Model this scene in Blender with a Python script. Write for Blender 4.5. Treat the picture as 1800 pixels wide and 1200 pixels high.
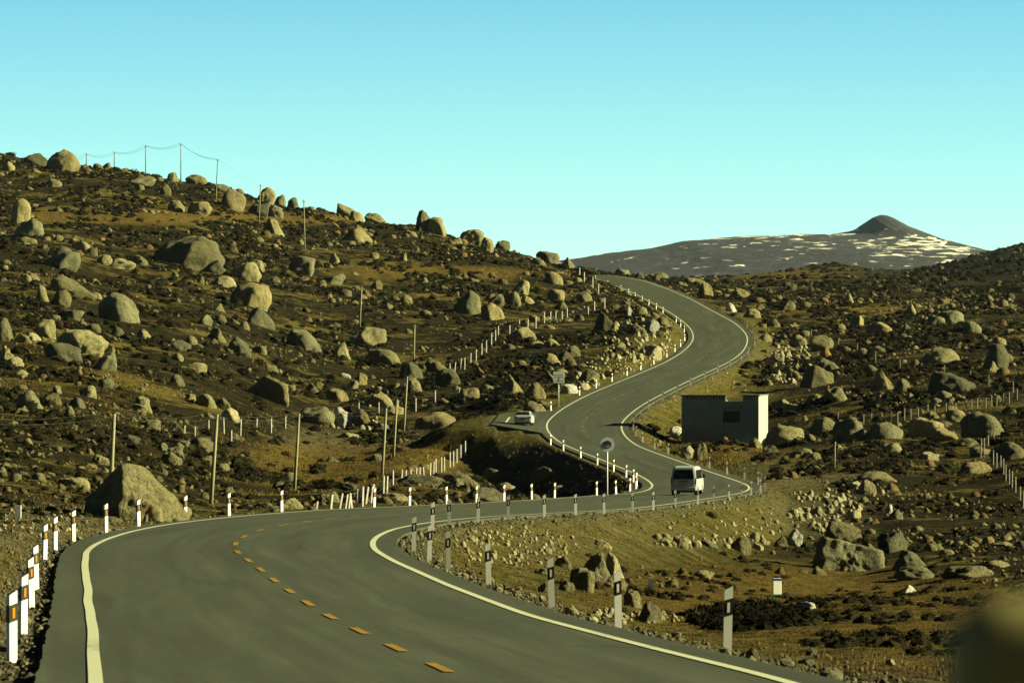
import bpy, bmesh, math, random
import numpy as np
from mathutils import Vector, Matrix
R = math.radians
random.seed(7)
for o in list(bpy.data.objects): bpy.data.objects.remove(o)
scene = bpy.context.scene
col = scene.collection
F = 10000.0            # focal length in photograph pixels (200 mm lens on a 36 mm sensor)

# ------------------------------------------------------------------ camera
cam_d = bpy.data.cameras.new('camera'); cam = bpy.data.objects.new('camera', cam_d); col.objects.link(cam)
cam_d.sensor_width = 36; cam_d.lens = 200; cam_d.clip_start = 0.5; cam_d.clip_end = 60000
cam.location = (0, 0, 0); cam.rotation_euler = (R(90), 0, 0)
cam_d.dof.use_dof = True; cam_d.dof.focus_distance = 260; cam_d.dof.aperture_fstop = 9
scene.camera = cam

# ------------------------------------------------------------------ light
SUN_EL, SUN_BETA = 20.5, 1.0          # sun stands to the right, a touch beyond the scene
sd = Vector((math.cos(R(SUN_EL)) * math.cos(R(SUN_BETA)), -math.cos(R(SUN_EL)) * math.sin(R(SUN_BETA)), math.sin(R(SUN_EL))))
sun_d = bpy.data.lights.new('sun', 'SUN'); sun_d.energy = 5.0; sun_d.angle = R(0.5); sun_d.color = (1.0, 0.93, 0.48)
sun = bpy.data.objects.new('sun', sun_d); col.objects.link(sun)
sun.rotation_euler = sd.to_track_quat('Z', 'Y').to_euler()
world = bpy.data.worlds.new('World'); scene.world = world; world.use_nodes = True
wn = world.node_tree; wn.nodes.clear()
w_out = wn.nodes.new('ShaderNodeOutputWorld'); w_bg = wn.nodes.new('ShaderNodeBackground')
sky = wn.nodes.new('ShaderNodeTexSky'); sky.sky_type = 'NISHITA'; sky.sun_disc = False
sky.sun_elevation = R(SUN_EL); sky.sun_rotation = R(90 + SUN_BETA); sky.altitude = 3800; sky.air_density = 1.0; sky.dust_density = 0.3; sky.ozone_density = 1.0
w_tc = wn.nodes.new('ShaderNodeTexCoord'); w_sep = wn.nodes.new('ShaderNodeSeparateXYZ')
w_mr = wn.nodes.new('ShaderNodeMapRange'); w_mr.inputs['From Min'].default_value = 0.0; w_mr.inputs['From Max'].default_value = 0.40
w_ramp = wn.nodes.new('ShaderNodeValToRGB')
SKY = [(0.0, (0.80, 1.12, 0.99)), (0.05, (0.62, 1.06, 0.98)), (0.15, (0.31, 0.77, 0.86)), (0.20, (0.05, 0.20, 0.26)), (0.35, (0.028, 0.085, 0.14)), (1.0, (0.02, 0.045, 0.09))]
while len(w_ramp.color_ramp.elements) < len(SKY): w_ramp.color_ramp.elements.new(0.5)
for e, (p, c) in zip(w_ramp.color_ramp.elements, SKY): e.position = p; e.color = (*c, 1)
w_mul = wn.nodes.new('ShaderNodeMix'); w_mul.data_type = 'RGBA'; w_mul.blend_type = 'MULTIPLY'; w_mul.inputs[0].default_value = 1.0
wn.links.new(w_tc.outputs['Generated'], w_sep.inputs[0]); wn.links.new(w_sep.outputs['Z'], w_mr.inputs['Value'])
wn.links.new(w_mr.outputs[0], w_ramp.inputs[0]); wn.links.new(sky.outputs[0], w_mul.inputs[6]); wn.links.new(w_ramp.outputs[0], w_mul.inputs[7])
wn.links.new(w_mul.outputs[2], w_bg.inputs['Color']); wn.links.new(w_bg.outputs[0], w_out.inputs[0])
w_bg.inputs['Strength'].default_value = 0.06
scene.view_settings.view_transform = 'Standard'; scene.view_settings.look = 'None'
scene.view_settings.exposure = 1.5; scene.view_settings.gamma = 1.0

# ------------------------------------------------------------------ bookkeeping helpers
def tag(o, label=None, cat=None, group=None, kind=None):
    if label: o['label'] = label
    if cat: o['category'] = cat
    if group: o['group'] = group
    if kind: o['kind'] = kind
    return o
def empty(name, loc, rz=0.0):
    o = bpy.data.objects.new(name, None); col.objects.link(o); o.location = loc; o.rotation_euler = (0, 0, rz); o.empty_display_size = 0.3
    return o
def mesh_np(name, V, Fc, mat, smooth=True, colr=None):
    """V (n,3), Fc (m,k) with constant k"""
    me = bpy.data.meshes.new(name); V = np.asarray(V, np.float32); Fc = np.asarray(Fc, np.int32)
    k = Fc.shape[1]
    me.vertices.add(len(V)); me.vertices.foreach_set('co', V.ravel())
    me.loops.add(Fc.size); me.loops.foreach_set('vertex_index', Fc.ravel())
    me.polygons.add(len(Fc)); me.polygons.foreach_set('loop_start', np.arange(0, Fc.size, k, dtype=np.int32))
    me.polygons.foreach_set('loop_total', np.full(len(Fc), k, np.int32))
    me.polygons.foreach_set('use_smooth', np.full(len(Fc), smooth, bool))
    me.update(calc_edges=True)
    if colr is not None:
        at = me.color_attributes.new('tone', 'FLOAT_COLOR', 'POINT')
        c = np.ones((len(V), 4), np.float32); c[:, :colr.shape[1]] = colr
        at.data.foreach_set('color', c.ravel())
    me.materials.append(mat)
    return me
def obj(name, me, parent=None, loc=None):
    o = bpy.data.objects.new(name, me); col.objects.link(o)
    if parent: o.parent = parent
    if loc is not None: o.location = loc
    return o
class MB:
    def __init__(s): s.bm = bmesh.new()
    def box(s, c, d, rz=0.0, bevel=0.0, M=None):
        m = Matrix.Translation(c) @ Matrix.Rotation(rz, 4, 'Z') @ Matrix.Diagonal((d[0], d[1], d[2], 1))
        if M: m = M @ m
        r = bmesh.ops.create_cube(s.bm, size=1, matrix=m)
        if bevel:
            es = list({e for v in r['verts'] for e in v.link_edges})
            bmesh.ops.bevel(s.bm, geom=es, offset=bevel, segments=2, affect='EDGES', profile=0.5)
        return s
    def tube(s, pts, r, n=8, r2=None):
        pts = [Vector(p) for p in pts]; rings = []
        for i, p in enumerate(pts):
            d = (pts[min(i + 1, len(pts) - 1)] - pts[max(i - 1, 0)]).normalized()
            a = d.cross(Vector((0, 0, 1))) if abs(d.z) < 0.95 else d.cross(Vector((0, 1, 0)))
            a.normalize(); b = d.cross(a)
            t = i / max(1, len(pts) - 1); rr = r if r2 is None else r + (r2 - r) * t
            rings.append([s.bm.verts.new(p + rr * (math.cos(2 * math.pi * k / n) * a + math.sin(2 * math.pi * k / n) * b)) for k in range(n)])
        for A, B in zip(rings, rings[1:]):
            for k in range(n): s.bm.faces.new((A[k], A[(k + 1) % n], B[(k + 1) % n], B[k]))
        s.bm.faces.new(rings[0][::-1]); s.bm.faces.new(rings[-1])
        return s
    def prism(s, poly, axis_fn, t0, t1):
        """poly list of 2D pts, axis_fn(u,v,t)->3D"""
        A = [s.bm.verts.new(axis_fn(u, v, t0)) for u, v in poly]; B = [s.bm.verts.new(axis_fn(u, v, t1)) for u, v in poly]
        n = len(poly)
        for k in range(n): s.bm.faces.new((A[k], A[(k + 1) % n], B[(k + 1) % n], B[k]))
        s.bm.faces.new(A[::-1]); s.bm.faces.new(B)
        return s
    def mesh(s, name, mat, smooth=False):
        bmesh.ops.recalc_face_normals(s.bm, faces=s.bm.faces)
        me = bpy.data.meshes.new(name); s.bm.to_mesh(me); s.bm.free(); me.materials.append(mat)
        for p in me.polygons: p.use_smooth = smooth
        return me
    def build(s, name, mat, parent=None, smooth=False): return obj(name, s.mesh(name, mat, smooth), parent)
ORD = ['first', 'second', 'third', 'fourth', 'fifth', 'sixth', 'seventh', 'eighth', 'ninth', 'tenth', 'eleventh', 'twelfth', 'thirteenth', 'fourteenth',
       'fifteenth', 'sixteenth', 'seventeenth', 'eighteenth', 'nineteenth', 'twentieth', 'twenty-first', 'twenty-second', 'twenty-third', 'twenty-fourth', 'twenty-fifth']

# ------------------------------------------------------------------ materials
class Mat:
    def __init__(s, name):
        s.m = bpy.data.materials.new(name); s.m.use_nodes = True; s.t = s.m.node_tree; s.t.nodes.clear()
        s.out = s.n('ShaderNodeOutputMaterial'); s.b = s.n('ShaderNodeBsdfPrincipled'); s.l(s.b.outputs[0], s.out.inputs[0])
        s.b.inputs['Specular IOR Level'].default_value = 0.3; s.b.inputs['Roughness'].default_value = 0.85
    def n(s, t, **k):
        nd = s.t.nodes.new(t)
        for a, v in k.items(): setattr(nd, a, v)
        return nd
    def l(s, a, b): s.t.links.new(a, b)
    def coords(s, kind='Position', scale=(1, 1, 1)):
        if kind == 'Position': src = s.n('ShaderNodeNewGeometry').outputs['Position']
        else: src = s.n('ShaderNodeTexCoord').outputs[kind]
        mp = s.n('ShaderNodeMapping'); mp.inputs['Scale'].default_value = scale; s.l(src, mp.inputs[0]); return mp.outputs[0]
    def noise(s, co, scale, detail=5, rough=0.6, dist=0.0):
        nd = s.n('ShaderNodeTexNoise'); s.l(co, nd.inputs['Vector']); nd.inputs['Scale'].default_value = scale
        nd.inputs['Detail'].default_value = detail; nd.inputs['Roughness'].default_value = rough; nd.inputs['Distortion'].default_value = dist
        return nd.outputs['Fac']
    def voro(s, co, scale, feature='F1'):
        nd = s.n('ShaderNodeTexVoronoi'); nd.feature = feature; s.l(co, nd.inputs['Vector']); nd.inputs['Scale'].default_value = scale
        return nd
    def ramp(s, fac, stops):
        nd = s.n('ShaderNodeValToRGB'); cr = nd.color_ramp
        while len(cr.elements) < len(stops): cr.elements.new(0.5)
        for e, (p, c) in zip(cr.elements, stops):
            e.position = p; e.color = (c, c, c, 1) if isinstance(c, (int, float)) else (*c, 1)
        s.l(fac, nd.inputs[0]); return nd.outputs[0]
    def mix(s, fac, a, b, mode='MIX'):
        nd = s.n('ShaderNodeMix', data_type='RGBA', blend_type=mode)
        for i, v in ((0, fac), (6, a), (7, b)):
            if isinstance(v, (int, float)): nd.inputs[i].default_value = v if i == 0 else (v, v, v, 1)
            elif isinstance(v, tuple): nd.inputs[i].default_value = (*v, 1)
            else: s.l(v, nd.inputs[i])
        return nd.outputs[2]
    def math(s, op, a, b=0.0, clamp=False):
        nd = s.n('ShaderNodeMath', operation=op); nd.use_clamp = clamp
        for i, v in ((0, a), (1, b)):
            if isinstance(v, (int, float)): nd.inputs[i].default_value = v
            else: s.l(v, nd.inputs[i])
        return nd.outputs[0]
    def attr(s, name): nd = s.n('ShaderNodeAttribute'); nd.attribute_name = name; return nd
    def color(s, c):
        if isinstance(c, tuple): s.b.inputs['Base Color'].default_value = (*c, 1)
        else: s.l(c, s.b.inputs['Base Color'])
    def bump(s, h, strength=0.5, dist=0.05):
        nd = s.n('ShaderNodeBump'); nd.inputs['Strength'].default_value = strength; nd.inputs['Distance'].default_value = dist
        s.l(h, nd.inputs['Height']); s.l(nd.outputs[0], s.b.inputs['Normal'])
def simple(name, c, rough=0.6, metal=0.0, var=0.25, scale=3.0, coat=0.0):
    M = Mat(name); co = M.coords('Object'); f = M.noise(co, scale, 6, 0.65)
    M.color(M.mix(M.ramp(f, [(0.3, 0.0), (0.75, 1.0)]), tuple(x * (1 - var) for x in c), c)); M.b.inputs['Roughness'].default_value = rough
    M.b.inputs['Metallic'].default_value = metal; M.b.inputs['Coat Weight'].default_value = coat
    return M.m

def rock_mat(name, base, warm, dark, rust=0.35):
    M = Mat(name); co = M.coords('Position'); oi = M.n('ShaderNodeObjectInfo').outputs['Random']
    f1 = M.noise(co, 0.55, 7, 0.62, 0.4); f2 = M.noise(co, 5.0, 8, 0.72); f3 = M.noise(co, 1.4, 5, 0.6, 1.0)
    c = M.mix(M.ramp(f1, [(0.35, 0.0), (0.68, 1.0)]), base, tuple(x * 0.68 for x in base))
    c = M.mix(M.ramp(f3, [(0.60 - 0.08 * rust, 0.0), (0.74, rust)]), c, warm)
    c = M.mix(M.ramp(f2, [(0.44, 0.0), (0.66, 0.75)]), c, dark)
    st = M.coords('Position', (1.6, 1.6, 0.25)); f4 = M.noise(st, 1.2, 6, 0.7)
    c = M.mix(M.ramp(f4, [(0.56, 0.0), (0.72, 0.6)]), c, dark)
    sp = M.noise(co, 22.0, 3, 0.6); c = M.mix(0.5, c, M.ramp(sp, [(0.3, 0.35), (0.7, 1.0)]), 'MULTIPLY')
    at = M.attr('tone').outputs['Color']; tone = M.mix(1.0, c, at, 'MULTIPLY')
    hv = M.math('MULTIPLY_ADD', oi, 0.7); hv.node.inputs[2].default_value = 0.52
    c = M.mix(1.0, tone, hv, 'MULTIPLY'); M.color(c)
    vor = M.voro(co, 0.9, 'DISTANCE_TO_EDGE').outputs['Distance']
    crack = M.ramp(vor, [(0.0, 0.0), (0.03, 1.0)])
    h = M.math('ADD', M.math('MULTIPLY', f2, 0.9), M.math('MULTIPLY', crack, 0.12)); h = M.math('ADD', h, M.math('MULTIPLY', f1, 1.6))
    M.bump(h, 1.0, 0.5); M.b.inputs['Roughness'].default_value = 0.92
    return M.m
m_rock = rock_mat('granite', (0.42, 0.38, 0.19), (0.42, 0.25, 0.07), (0.065, 0.064, 0.038))
m_rock_warm = rock_mat('granite_rust_stained', (0.42, 0.37, 0.18), (0.44, 0.25, 0.06), (0.07, 0.058, 0.03), 0.8)
m_rock_grey = rock_mat('granite_lichen_grey', (0.28, 0.27, 0.155), (0.32, 0.20, 0.065), (0.045, 0.05, 0.032), 0.2)
m_rock_pale = rock_mat('fresh_split_stone', (0.58, 0.53, 0.32), (0.50, 0.35, 0.14), (0.20, 0.18, 0.11), 0.4)
m_rock_white = rock_mat('whitewashed_stone', (0.80, 0.80, 0.74), (0.7, 0.66, 0.5), (0.30, 0.30, 0.27), 0.1)
ROCKM = {'g': m_rock, 'w': m_rock_warm, 'l': m_rock_grey, 'p': m_rock_pale, 'W': m_rock_white}

def ground_mat():
    M = Mat('moor_ground'); co = M.coords('Position')
    big = M.noise(co, 0.045, 6, 0.62, 0.6); mid = M.noise(co, 0.35, 7, 0.68, 0.3); fine = M.noise(co, 3.2, 7, 0.75); tiny = M.noise(co, 16.0, 4, 0.7)
    grass = M.mix(M.ramp(mid, [(0.35, 0.0), (0.65, 1.0)]), (0.195, 0.155, 0.040), (0.100, 0.082, 0.024))
    heath = M.mix(M.ramp(mid, [(0.4, 0.0), (0.6, 1.0)]), (0.014, 0.013, 0.006), (0.034, 0.027, 0.010))
    sel = M.math('ADD', M.math('MULTIPLY', big, 0.55), M.math('MULTIPLY', mid, 0.45))
    c = M.mix(M.ramp(sel, [(0.515, 0.0), (0.575, 1.0)]), heath, grass)
    at = M.n('ShaderNodeSeparateColor'); M.l(M.attr('tone').outputs['Color'], at.inputs[0])     # R gravel, G green bank, B meadow / (1-alpha) dark
    c = M.mix(at.outputs['Blue'], c, M.mix(M.ramp(mid, [(0.35, 0.0), (0.65, 1.0)]), (0.185, 0.130, 0.032), (0.10, 0.070, 0.019)))
    bank = M.mix(M.ramp(mid, [(0.40, 0.0), (0.62, 1.0)]), (0.085, 0.085, 0.020), (0.165, 0.130, 0.038))
    c = M.mix(at.outputs['Green'], c, bank)
    gv = M.voro(co, 9.0).outputs['Color']; gs = M.n('ShaderNodeSeparateColor'); M.l(gv, gs.inputs[0])
    grav = M.ramp(gs.outputs[0], [(0.0, (0.035, 0.03, 0.02)), (0.5, (0.12, 0.105, 0.065)), (1.0, (0.28, 0.25, 0.155))])
    gmask = M.math('MULTIPLY', at.outputs['Red'], M.ramp(M.math('ADD', M.math('MULTIPLY', fine, 0.6), M.math('MULTIPLY', mid, 0.4)), [(0.36, 0.0), (0.52, 1.0)]))
    c = M.mix(gmask, c, grav)
    c = M.mix(0.85, c, M.ramp(fine, [(0.30, 0.25), (0.62, 1.4)]), 'MULTIPLY'); c = M.mix(0.6, c, M.ramp(M.noise(co, 1.3, 5, 0.7), [(0.36, 0.35), (0.60, 1.25)]), 'MULTIPLY')
    c = M.mix(0.5, c, M.ramp(tiny, [(0.3, 0.5), (0.7, 1.2)]), 'MULTIPLY')
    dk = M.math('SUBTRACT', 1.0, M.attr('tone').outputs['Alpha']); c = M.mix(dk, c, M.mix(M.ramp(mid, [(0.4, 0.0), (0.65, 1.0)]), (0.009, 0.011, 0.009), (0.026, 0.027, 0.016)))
    M.color(c)
    hum = M.noise(co, 1.1, 4, 0.6)
    h = M.math('ADD', M.math('MULTIPLY', fine, 0.5), M.math('MULTIPLY', tiny, 0.12)); h = M.math('ADD', h, M.math('MULTIPLY', mid, 1.6)); h = M.math('ADD', h, M.math('MULTIPLY', hum, 1.0))
    M.bump(h, 1.0, 0.75); M.b.inputs['Roughness'].default_value = 1.0; M.b.inputs['Specular IOR Level'].default_value = 0.05
    return M.m
m_ground = ground_mat()
def asphalt_mat():
    M = Mat('asphalt'); co = M.coords('Position'); uv = M.n('ShaderNodeUVMap').outputs[0]
    mp = M.n('ShaderNodeMapping'); mp.inputs['Scale'].default_value = (0.9, 0.035, 1); M.l(uv, mp.inputs[0])
    streak = M.noise(mp.outputs[0], 1.0, 6, 0.6, 0.5)
    mp2 = M.n('ShaderNodeMapping'); mp2.inputs['Scale'].default_value = (0.35, 0.05, 1); M.l(uv, mp2.inputs[0]); blot = M.noise(mp2.outputs[0], 1.0, 5, 0.6)
    fine = M.noise(co, 28.0, 4, 0.7); med = M.noise(co, 5.0, 5, 0.7)
    c = M.ramp(streak, [(0.34, (0.034, 0.042, 0.028)), (0.66, (0.070, 0.083, 0.054))])
    c = M.mix(M.ramp(blot, [(0.38, 0.5), (0.58, 0.0)]), c, (0.048, 0.054, 0.034))
    c = M.mix(0.8, c, M.ramp(fine, [(0.25, 0.35), (0.75, 1.65)]), 'MULTIPLY'); c = M.mix(0.8, c, M.ramp(med, [(0.3, 0.65), (0.7, 1.3)]), 'MULTIPLY')
    mp3 = M.n('ShaderNodeMapping'); mp3.inputs['Scale'].default_value = (2.2, 0.02, 1); M.l(uv, mp3.inputs[0]); trk = M.noise(mp3.outputs[0], 1.0, 4, 0.6); c = M.mix(M.ramp(trk, [(0.48, 0.0), (0.62, 0.6)]), c, (0.036, 0.041, 0.028))
    sp = M.voro(uv, 0.12, 'DISTANCE_TO_EDGE').outputs['Distance']
    c = M.mix(M.ramp(sp, [(0.0, 0.35), (0.004, 0.0)]), c, (0.03, 0.03, 0.022))
    M.color(c); M.bump(fine, 0.35, 0.01); M.b.inputs['Roughness'].default_value = 0.8; M.b.inputs['Specular IOR Level'].default_value = 0.25
    return M.m
m_asphalt = asphalt_mat()
def paint_mat(name, c, wear, wc=(0.09, 0.09, 0.06)):
    M = Mat(name); co = M.coords('Position'); f = M.noise(co, 9.0, 7, 0.75); g = M.noise(co, 0.12, 3, 0.5)
    M.color(M.mix(M.ramp(M.math('ADD', M.math('MULTIPLY', f, 0.6), M.math('MULTIPLY', g, 0.4)), [(wear, 0.0), (wear + 0.14, 1.0)]), wc, c)); M.b.inputs['Roughness'].default_value = 0.7
    return M.m
m_white_line = paint_mat('white_road_paint', (0.50, 0.52, 0.38), 0.30)
m_yellow_line = paint_mat('yellow_road_paint', (0.27, 0.155, 0.008), 0.34)
m_yellow_worn = paint_mat('worn_yellow_road_paint', (0.26, 0.165, 0.03), 0.46)
def shrub_mat(name, a, b):
    M = Mat(name); at = M.attr('tone').outputs['Color']; co = M.coords('Position'); f = M.noise(co, 0.5, 3)
    c = M.mix(M.ramp(f, [(0.4, 0.0), (0.6, 1.0)]), a, b); M.color(M.mix(1.0, c, at, 'MULTIPLY'))
    M.b.inputs['Roughness'].default_value = 1.0; M.b.inputs['Specular IOR Level'].default_value = 0.05
    return M.m
m_shrub = shrub_mat('heath_leaves', (0.019, 0.016, 0.007), (0.013, 0.013, 0.006))
m_grass = shrub_mat('dry_grass', (0.17, 0.13, 0.042), (0.09, 0.066, 0.022))
m_post = simple('white_plastic_post', (0.80, 0.80, 0.78), 0.55, var=0.12)
m_black = simple('black_band', (0.012, 0.012, 0.012), 0.5)
m_orange = simple('orange_reflector', (0.55, 0.22, 0.015), 0.3)
m_wrefl = simple('white_reflector', (0.85, 0.85, 0.80), 0.25)
m_conc = simple('concrete_pole', (0.26, 0.26, 0.16), 0.85, scale=2.0)
m_fpost = simple('whitewashed_concrete_post', (0.50, 0.48, 0.46), 0.9, var=0.4, scale=4.0); m_fgrey = simple('weathered_fence_post', (0.17, 0.165, 0.13), 0.9, var=0.4, scale=4.0)
m_wire = simple('wire', (0.10, 0.11, 0.12), 0.6)
m_steel = simple('galvanised_steel', (0.62, 0.63, 0.62), 0.5, 0.2)

# ------------------------------------------------------------------ noise and terrain functions
_rng = np.random.RandomState(11); _lat = _rng.rand(256, 256)
def vnoise(x, y):
    xi = np.floor(x).astype(np.int64); yi = np.floor(y).astype(np.int64); fx = x - xi; fy = y - yi
    fx = fx * fx * (3 - 2 * fx); fy = fy * fy * (3 - 2 * fy)
    a = _lat[xi & 255, yi & 255]; b = _lat[(xi + 1) & 255, yi & 255]; c = _lat[xi & 255, (yi + 1) & 255]; d = _lat[(xi + 1) & 255, (yi + 1) & 255]
    return (a * (1 - fx) + b * fx) * (1 - fy) + (c * (1 - fx) + d * fx) * fy
def fbm(x, y, o=4, g=0.5):
    s = 0; a = 1; t = 0
    for i in range(o): s = s + a * (vnoise(x * 2 ** i + 17.3 * i, y * 2 ** i + 5.1 * i) - 0.5); t += a; a *= g
    return s / t * 2
# road stations: left white line (px,py), right white line (px,py), pixels per metre
ST = [(169,1194,1371,1194,143),(165,1140,1150,1140,118),(159,1080,924,1080,93.5),(153,1030,790,1030,77),(150,985,690,985,64.5),(152,972,657,965,60),
 (160,962,653,953,57.5),(185,948,663,942,54.5),(222,935.6,690,930,51.5),(285,923,735,921,48.5),(364,913,790,914,45),(450,904.5,850,908.4,42),
 (560,896.5,925,904,39),(648,892.5,980,901,37),(745,888,1048,897.6,34.7),(850,883.5,1120,893,32),(930,879,1175,886,30),(1010,873.5,1232,878,28),
 (1071,870,1275,871.5,26.4),(1105,868.2,1300,867,25.3),(1127,865,1315,862.8,24.6),(1141,861,1320,857,24),(1149,854.5,1312,851,23.2),(1143,846,1290,843,22.3),
 (1122,834,1250,830,21.2),(1076.6,815.5,1204,814,20.1),(1037,800,1161,799,19.2),(985,779,1115,782,18.2),(966,764,1094,764,17.6),(958,749,1090,747,17.1),
 (966,735,1098,735,16.5),(997,712,1128,711,15.8),(1041,690,1169,690,15.2),(1088,671,1206,671.6,14.5),(1125,656,1240,656,13.9),(1170,637,1280,637.6,13.2),
 (1200,619,1305,620,12.6),(1216,603,1314,604,12.1),(1220,592,1314,590,11.7),(1214.5,578,1303,577,11.2),(1200,564,1285,563,10.75),(1172,545.5,1251,546,10.2),
 (1141,529.4,1221,529,9.7),(1104,510,1182,511,9.3),(1075,500,1150,500,9.0)]
rs = [(-200, -2.0, 6.4, -1.0, -1.0), (-40, -0.6, 7.8, -2.0, -2.0), (0, -0.9, 7.5, -2.55, -2.55), (40, -2.9, 5.5, -3.5, -3.5)]
for lx, ly, rx, ry, s in ST: rs.append((F / s, (lx - 900) / s, (rx - 900) / s, -(ly - 600) / s, -(ry - 600) / s))
rs += [(1135, 18.2, 25.8, 12.3, 12.3), (1165, 13.6, 22.0, 13.25, 13.3), (1182, 10.6, 19.4, 13.8, 13.9), (1200, 6, 15.2, 14.0, 14.1), (1240, -5, 5, 13.0, 13.0), (1300, -20, -10, 9, 9)]
rs = np.array(rs)
def smooth_resample(a):
    Ys = np.arange(-200, 1300, 1.0); out = [Ys]
    for k in range(1, 5):
        v = np.interp(Ys, a[:, 0], a[:, k])
        for it in range(2):     # width grows with distance so that kinks between stations go
            w = np.clip(Ys / 50, 3, 13).astype(int); c = np.concatenate([[0], np.cumsum(v)])
            i = np.arange(len(v)); lo = np.clip(i - w, 0, None); hi = np.clip(i + w + 1, None, len(v)); m = np.minimum(i - lo, hi - 1 - i); lo = i - m; hi = i + m + 1
            v = (c[hi] - c[lo]) / (hi - lo)
        out.append(v)
    return np.array(out).T
RD = smooth_resample(rs)
def road(Y):
    return [np.interp(Y, RD[:, 0], RD[:, k]) for k in (1, 2, 3, 4)]
EDGE = 0.75
def edges(Y):
    """pavement edges: xl, zl, xr, zr including the side apron at the second bend"""
    XL, XR, ZL, ZR = road(Y)
    a = np.clip((Y - 571) / 5, 0, 1) * np.clip((622 - Y) / 6, 0, 1); a = a * a * (3 - 2 * a)
    el = XL - EDGE; ap = np.interp(Y, [571, 622], [-2.2, -1.2]); za = np.interp(Y, [571, 622], [-8.42, -7.75])
    return el * (1 - a) + ap * a, ZL * (1 - a) + za * a, XR + EDGE, ZR, a
def surf(X, Y):
    """height of the paved surface"""
    XL, XR, ZL, ZR = road(Y); e0, z0, e1, z1, a = edges(Y)
    t = (X - XL) / (XR - XL); z = ZL + (ZR - ZL) * np.clip(t, 0, 1)
    left = np.clip((XL - X) / np.maximum(XL - e0, 1e-3), 0, 1); z = z + (z0 - ZL) * left * (a > 0)
    return z + 0.03 * np.sin(np.pi * np.clip(t, 0, 1))
CP = [ # (px, py, pixels per metre)
 (-100,1150,125),(0,1150,125),(-100,1050,95),(0,1050,95),(0,950,60),(-150,950,60),(120,925,51),(0,900,47),(0,860,38),(-150,860,38),(0,800,28),(0,740,22),(0,640,17),(0,500,13),(0,400,10.5),(0,300,8.3),(0,268,7.7),(-150,640,17),(-150,400,10.3),(-150,262,7.7),
 (200,912,45),(200,870,33),(200,800,24),(200,720,19),(200,620,15.5),(200,500,12),(200,400,10),(200,296,8.0),
 (375,900,36),(375,884,27),(375,840,22),(375,760,18.6),(375,660,15.5),(375,560,12.8),(375,460,10.6),(375,380,9.2),(375,326,8.2),
 (560,888,31),(560,862,22.5),(560,830,19.5),(560,770,16.7),(560,700,14.8),(560,600,12.4),(560,500,10.6),(560,420,9.3),(560,372,8.4),
 (750,878,28),(750,845,22),(750,800,18.3),(750,740,15.8),(750,650,13.2),(750,550,11.2),(750,450,9.5),(750,402,8.6),
 (900,886,26),(850,870,20.5),(850,838,18.3),(960,882,21),(1050,884,20),(960,846,18.3),(900,700,15.8),(900,650,13.6),(900,560,11.3),(900,480,9.7),(900,440,8.8),
 (1000,720,16.0),(1000,690,15.1),(1000,620,13.0),(1000,550,11),(1000,485,9.4),(1000,460,8.9),(1120,630,13.4),(1140,570,11.9),(1100,545,10.9),(1060,505,9.7),
 (1500,1190,135),(1800,1190,120),(1950,1190,120),(1500,1125,82),(1800,1100,75),(1500,1060,52),(1800,1040,48),(1950,1040,48),(1250,1062,52),(1250,1100,68),(1150,1032,46),(1200,990,37),(1000,972,41),
 (1500,1005,33),(1800,1000,36),(1800,930,28.5),(1950,930,28.5),(1600,930,28),(1450,922,27),(1600,880,24.5),(1400,852,22.8),(1380,810,20.5),(1700,830,21.3),(1950,830,22),
 (1270,778,17.05),(1200,777,17.0),(1340,779,17.1),(1270,783,18.2),(1400,780,18),(1500,765,18.2),(1400,715,15.4),(1400,650,13.2),(1400,585,11.3),(1400,543,9.8),(1350,530,9.4),(1400,512,8.3),(1400,494,6.5),(1400,480,4.8),(1400,475,4.3),(1460,466,4.3),(1520,474,4.3),
 (1600,820,21),(1600,740,17.6),(1600,660,14.6),(1600,600,12.3),(1600,560,10.5),(1600,530,8.9),(1600,500,6.8),(1600,484,5.2),(1600,478,4.3),
 (1800,860,24),(1800,760,19),(1800,660,15),(1800,600,12.4),(1800,560,10.6),(1800,520,8.4),(1800,480,6.4),(1800,434,4.7),(1950,400,4.7),(1950,560,10.6),(1950,700,16.5),(1720,450,4.6),
 (1150,496,8.3),(1080,490,8.0),(1250,514,8.6),(1250,505,7.2),(1150,499,7.2),(1250,498,5.8),(1150,498,5.8),(1250,490,4.6),(1100,494,4.6),(1350,482,4.3),(1000,480,7.6),(900,460,7.6),(750,425,7.6),(560,395,7.5),(375,350,7.3),(200,320,7.2),(0,290,6.8),
 (0,420,4.5),(400,440,4.5),(800,480,4.5)]
CP = np.array(CP, float); cu = CP[:, 0] / 190.0; cY = F / CP[:, 2]; cv = np.log(cY) * 3.4; cz = -(CP[:, 1] - 600) / CP[:, 2]
def _k(r2): return 0.5 * r2 * np.log(r2 + 1e-9)
n = len(CP); A = np.zeros((n + 3, n + 3)); A[:n, :n] = _k((cu[:, None] - cu) ** 2 + (cv[:, None] - cv) ** 2) + np.eye(n) * 0.02
A[:n, n] = A[n, :n] = 1; A[:n, n + 1] = A[n + 1, :n] = cu; A[:n, n + 2] = A[n + 2, :n] = cv
W = np.linalg.solve(A, np.concatenate([cz, [0, 0, 0]]))
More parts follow.
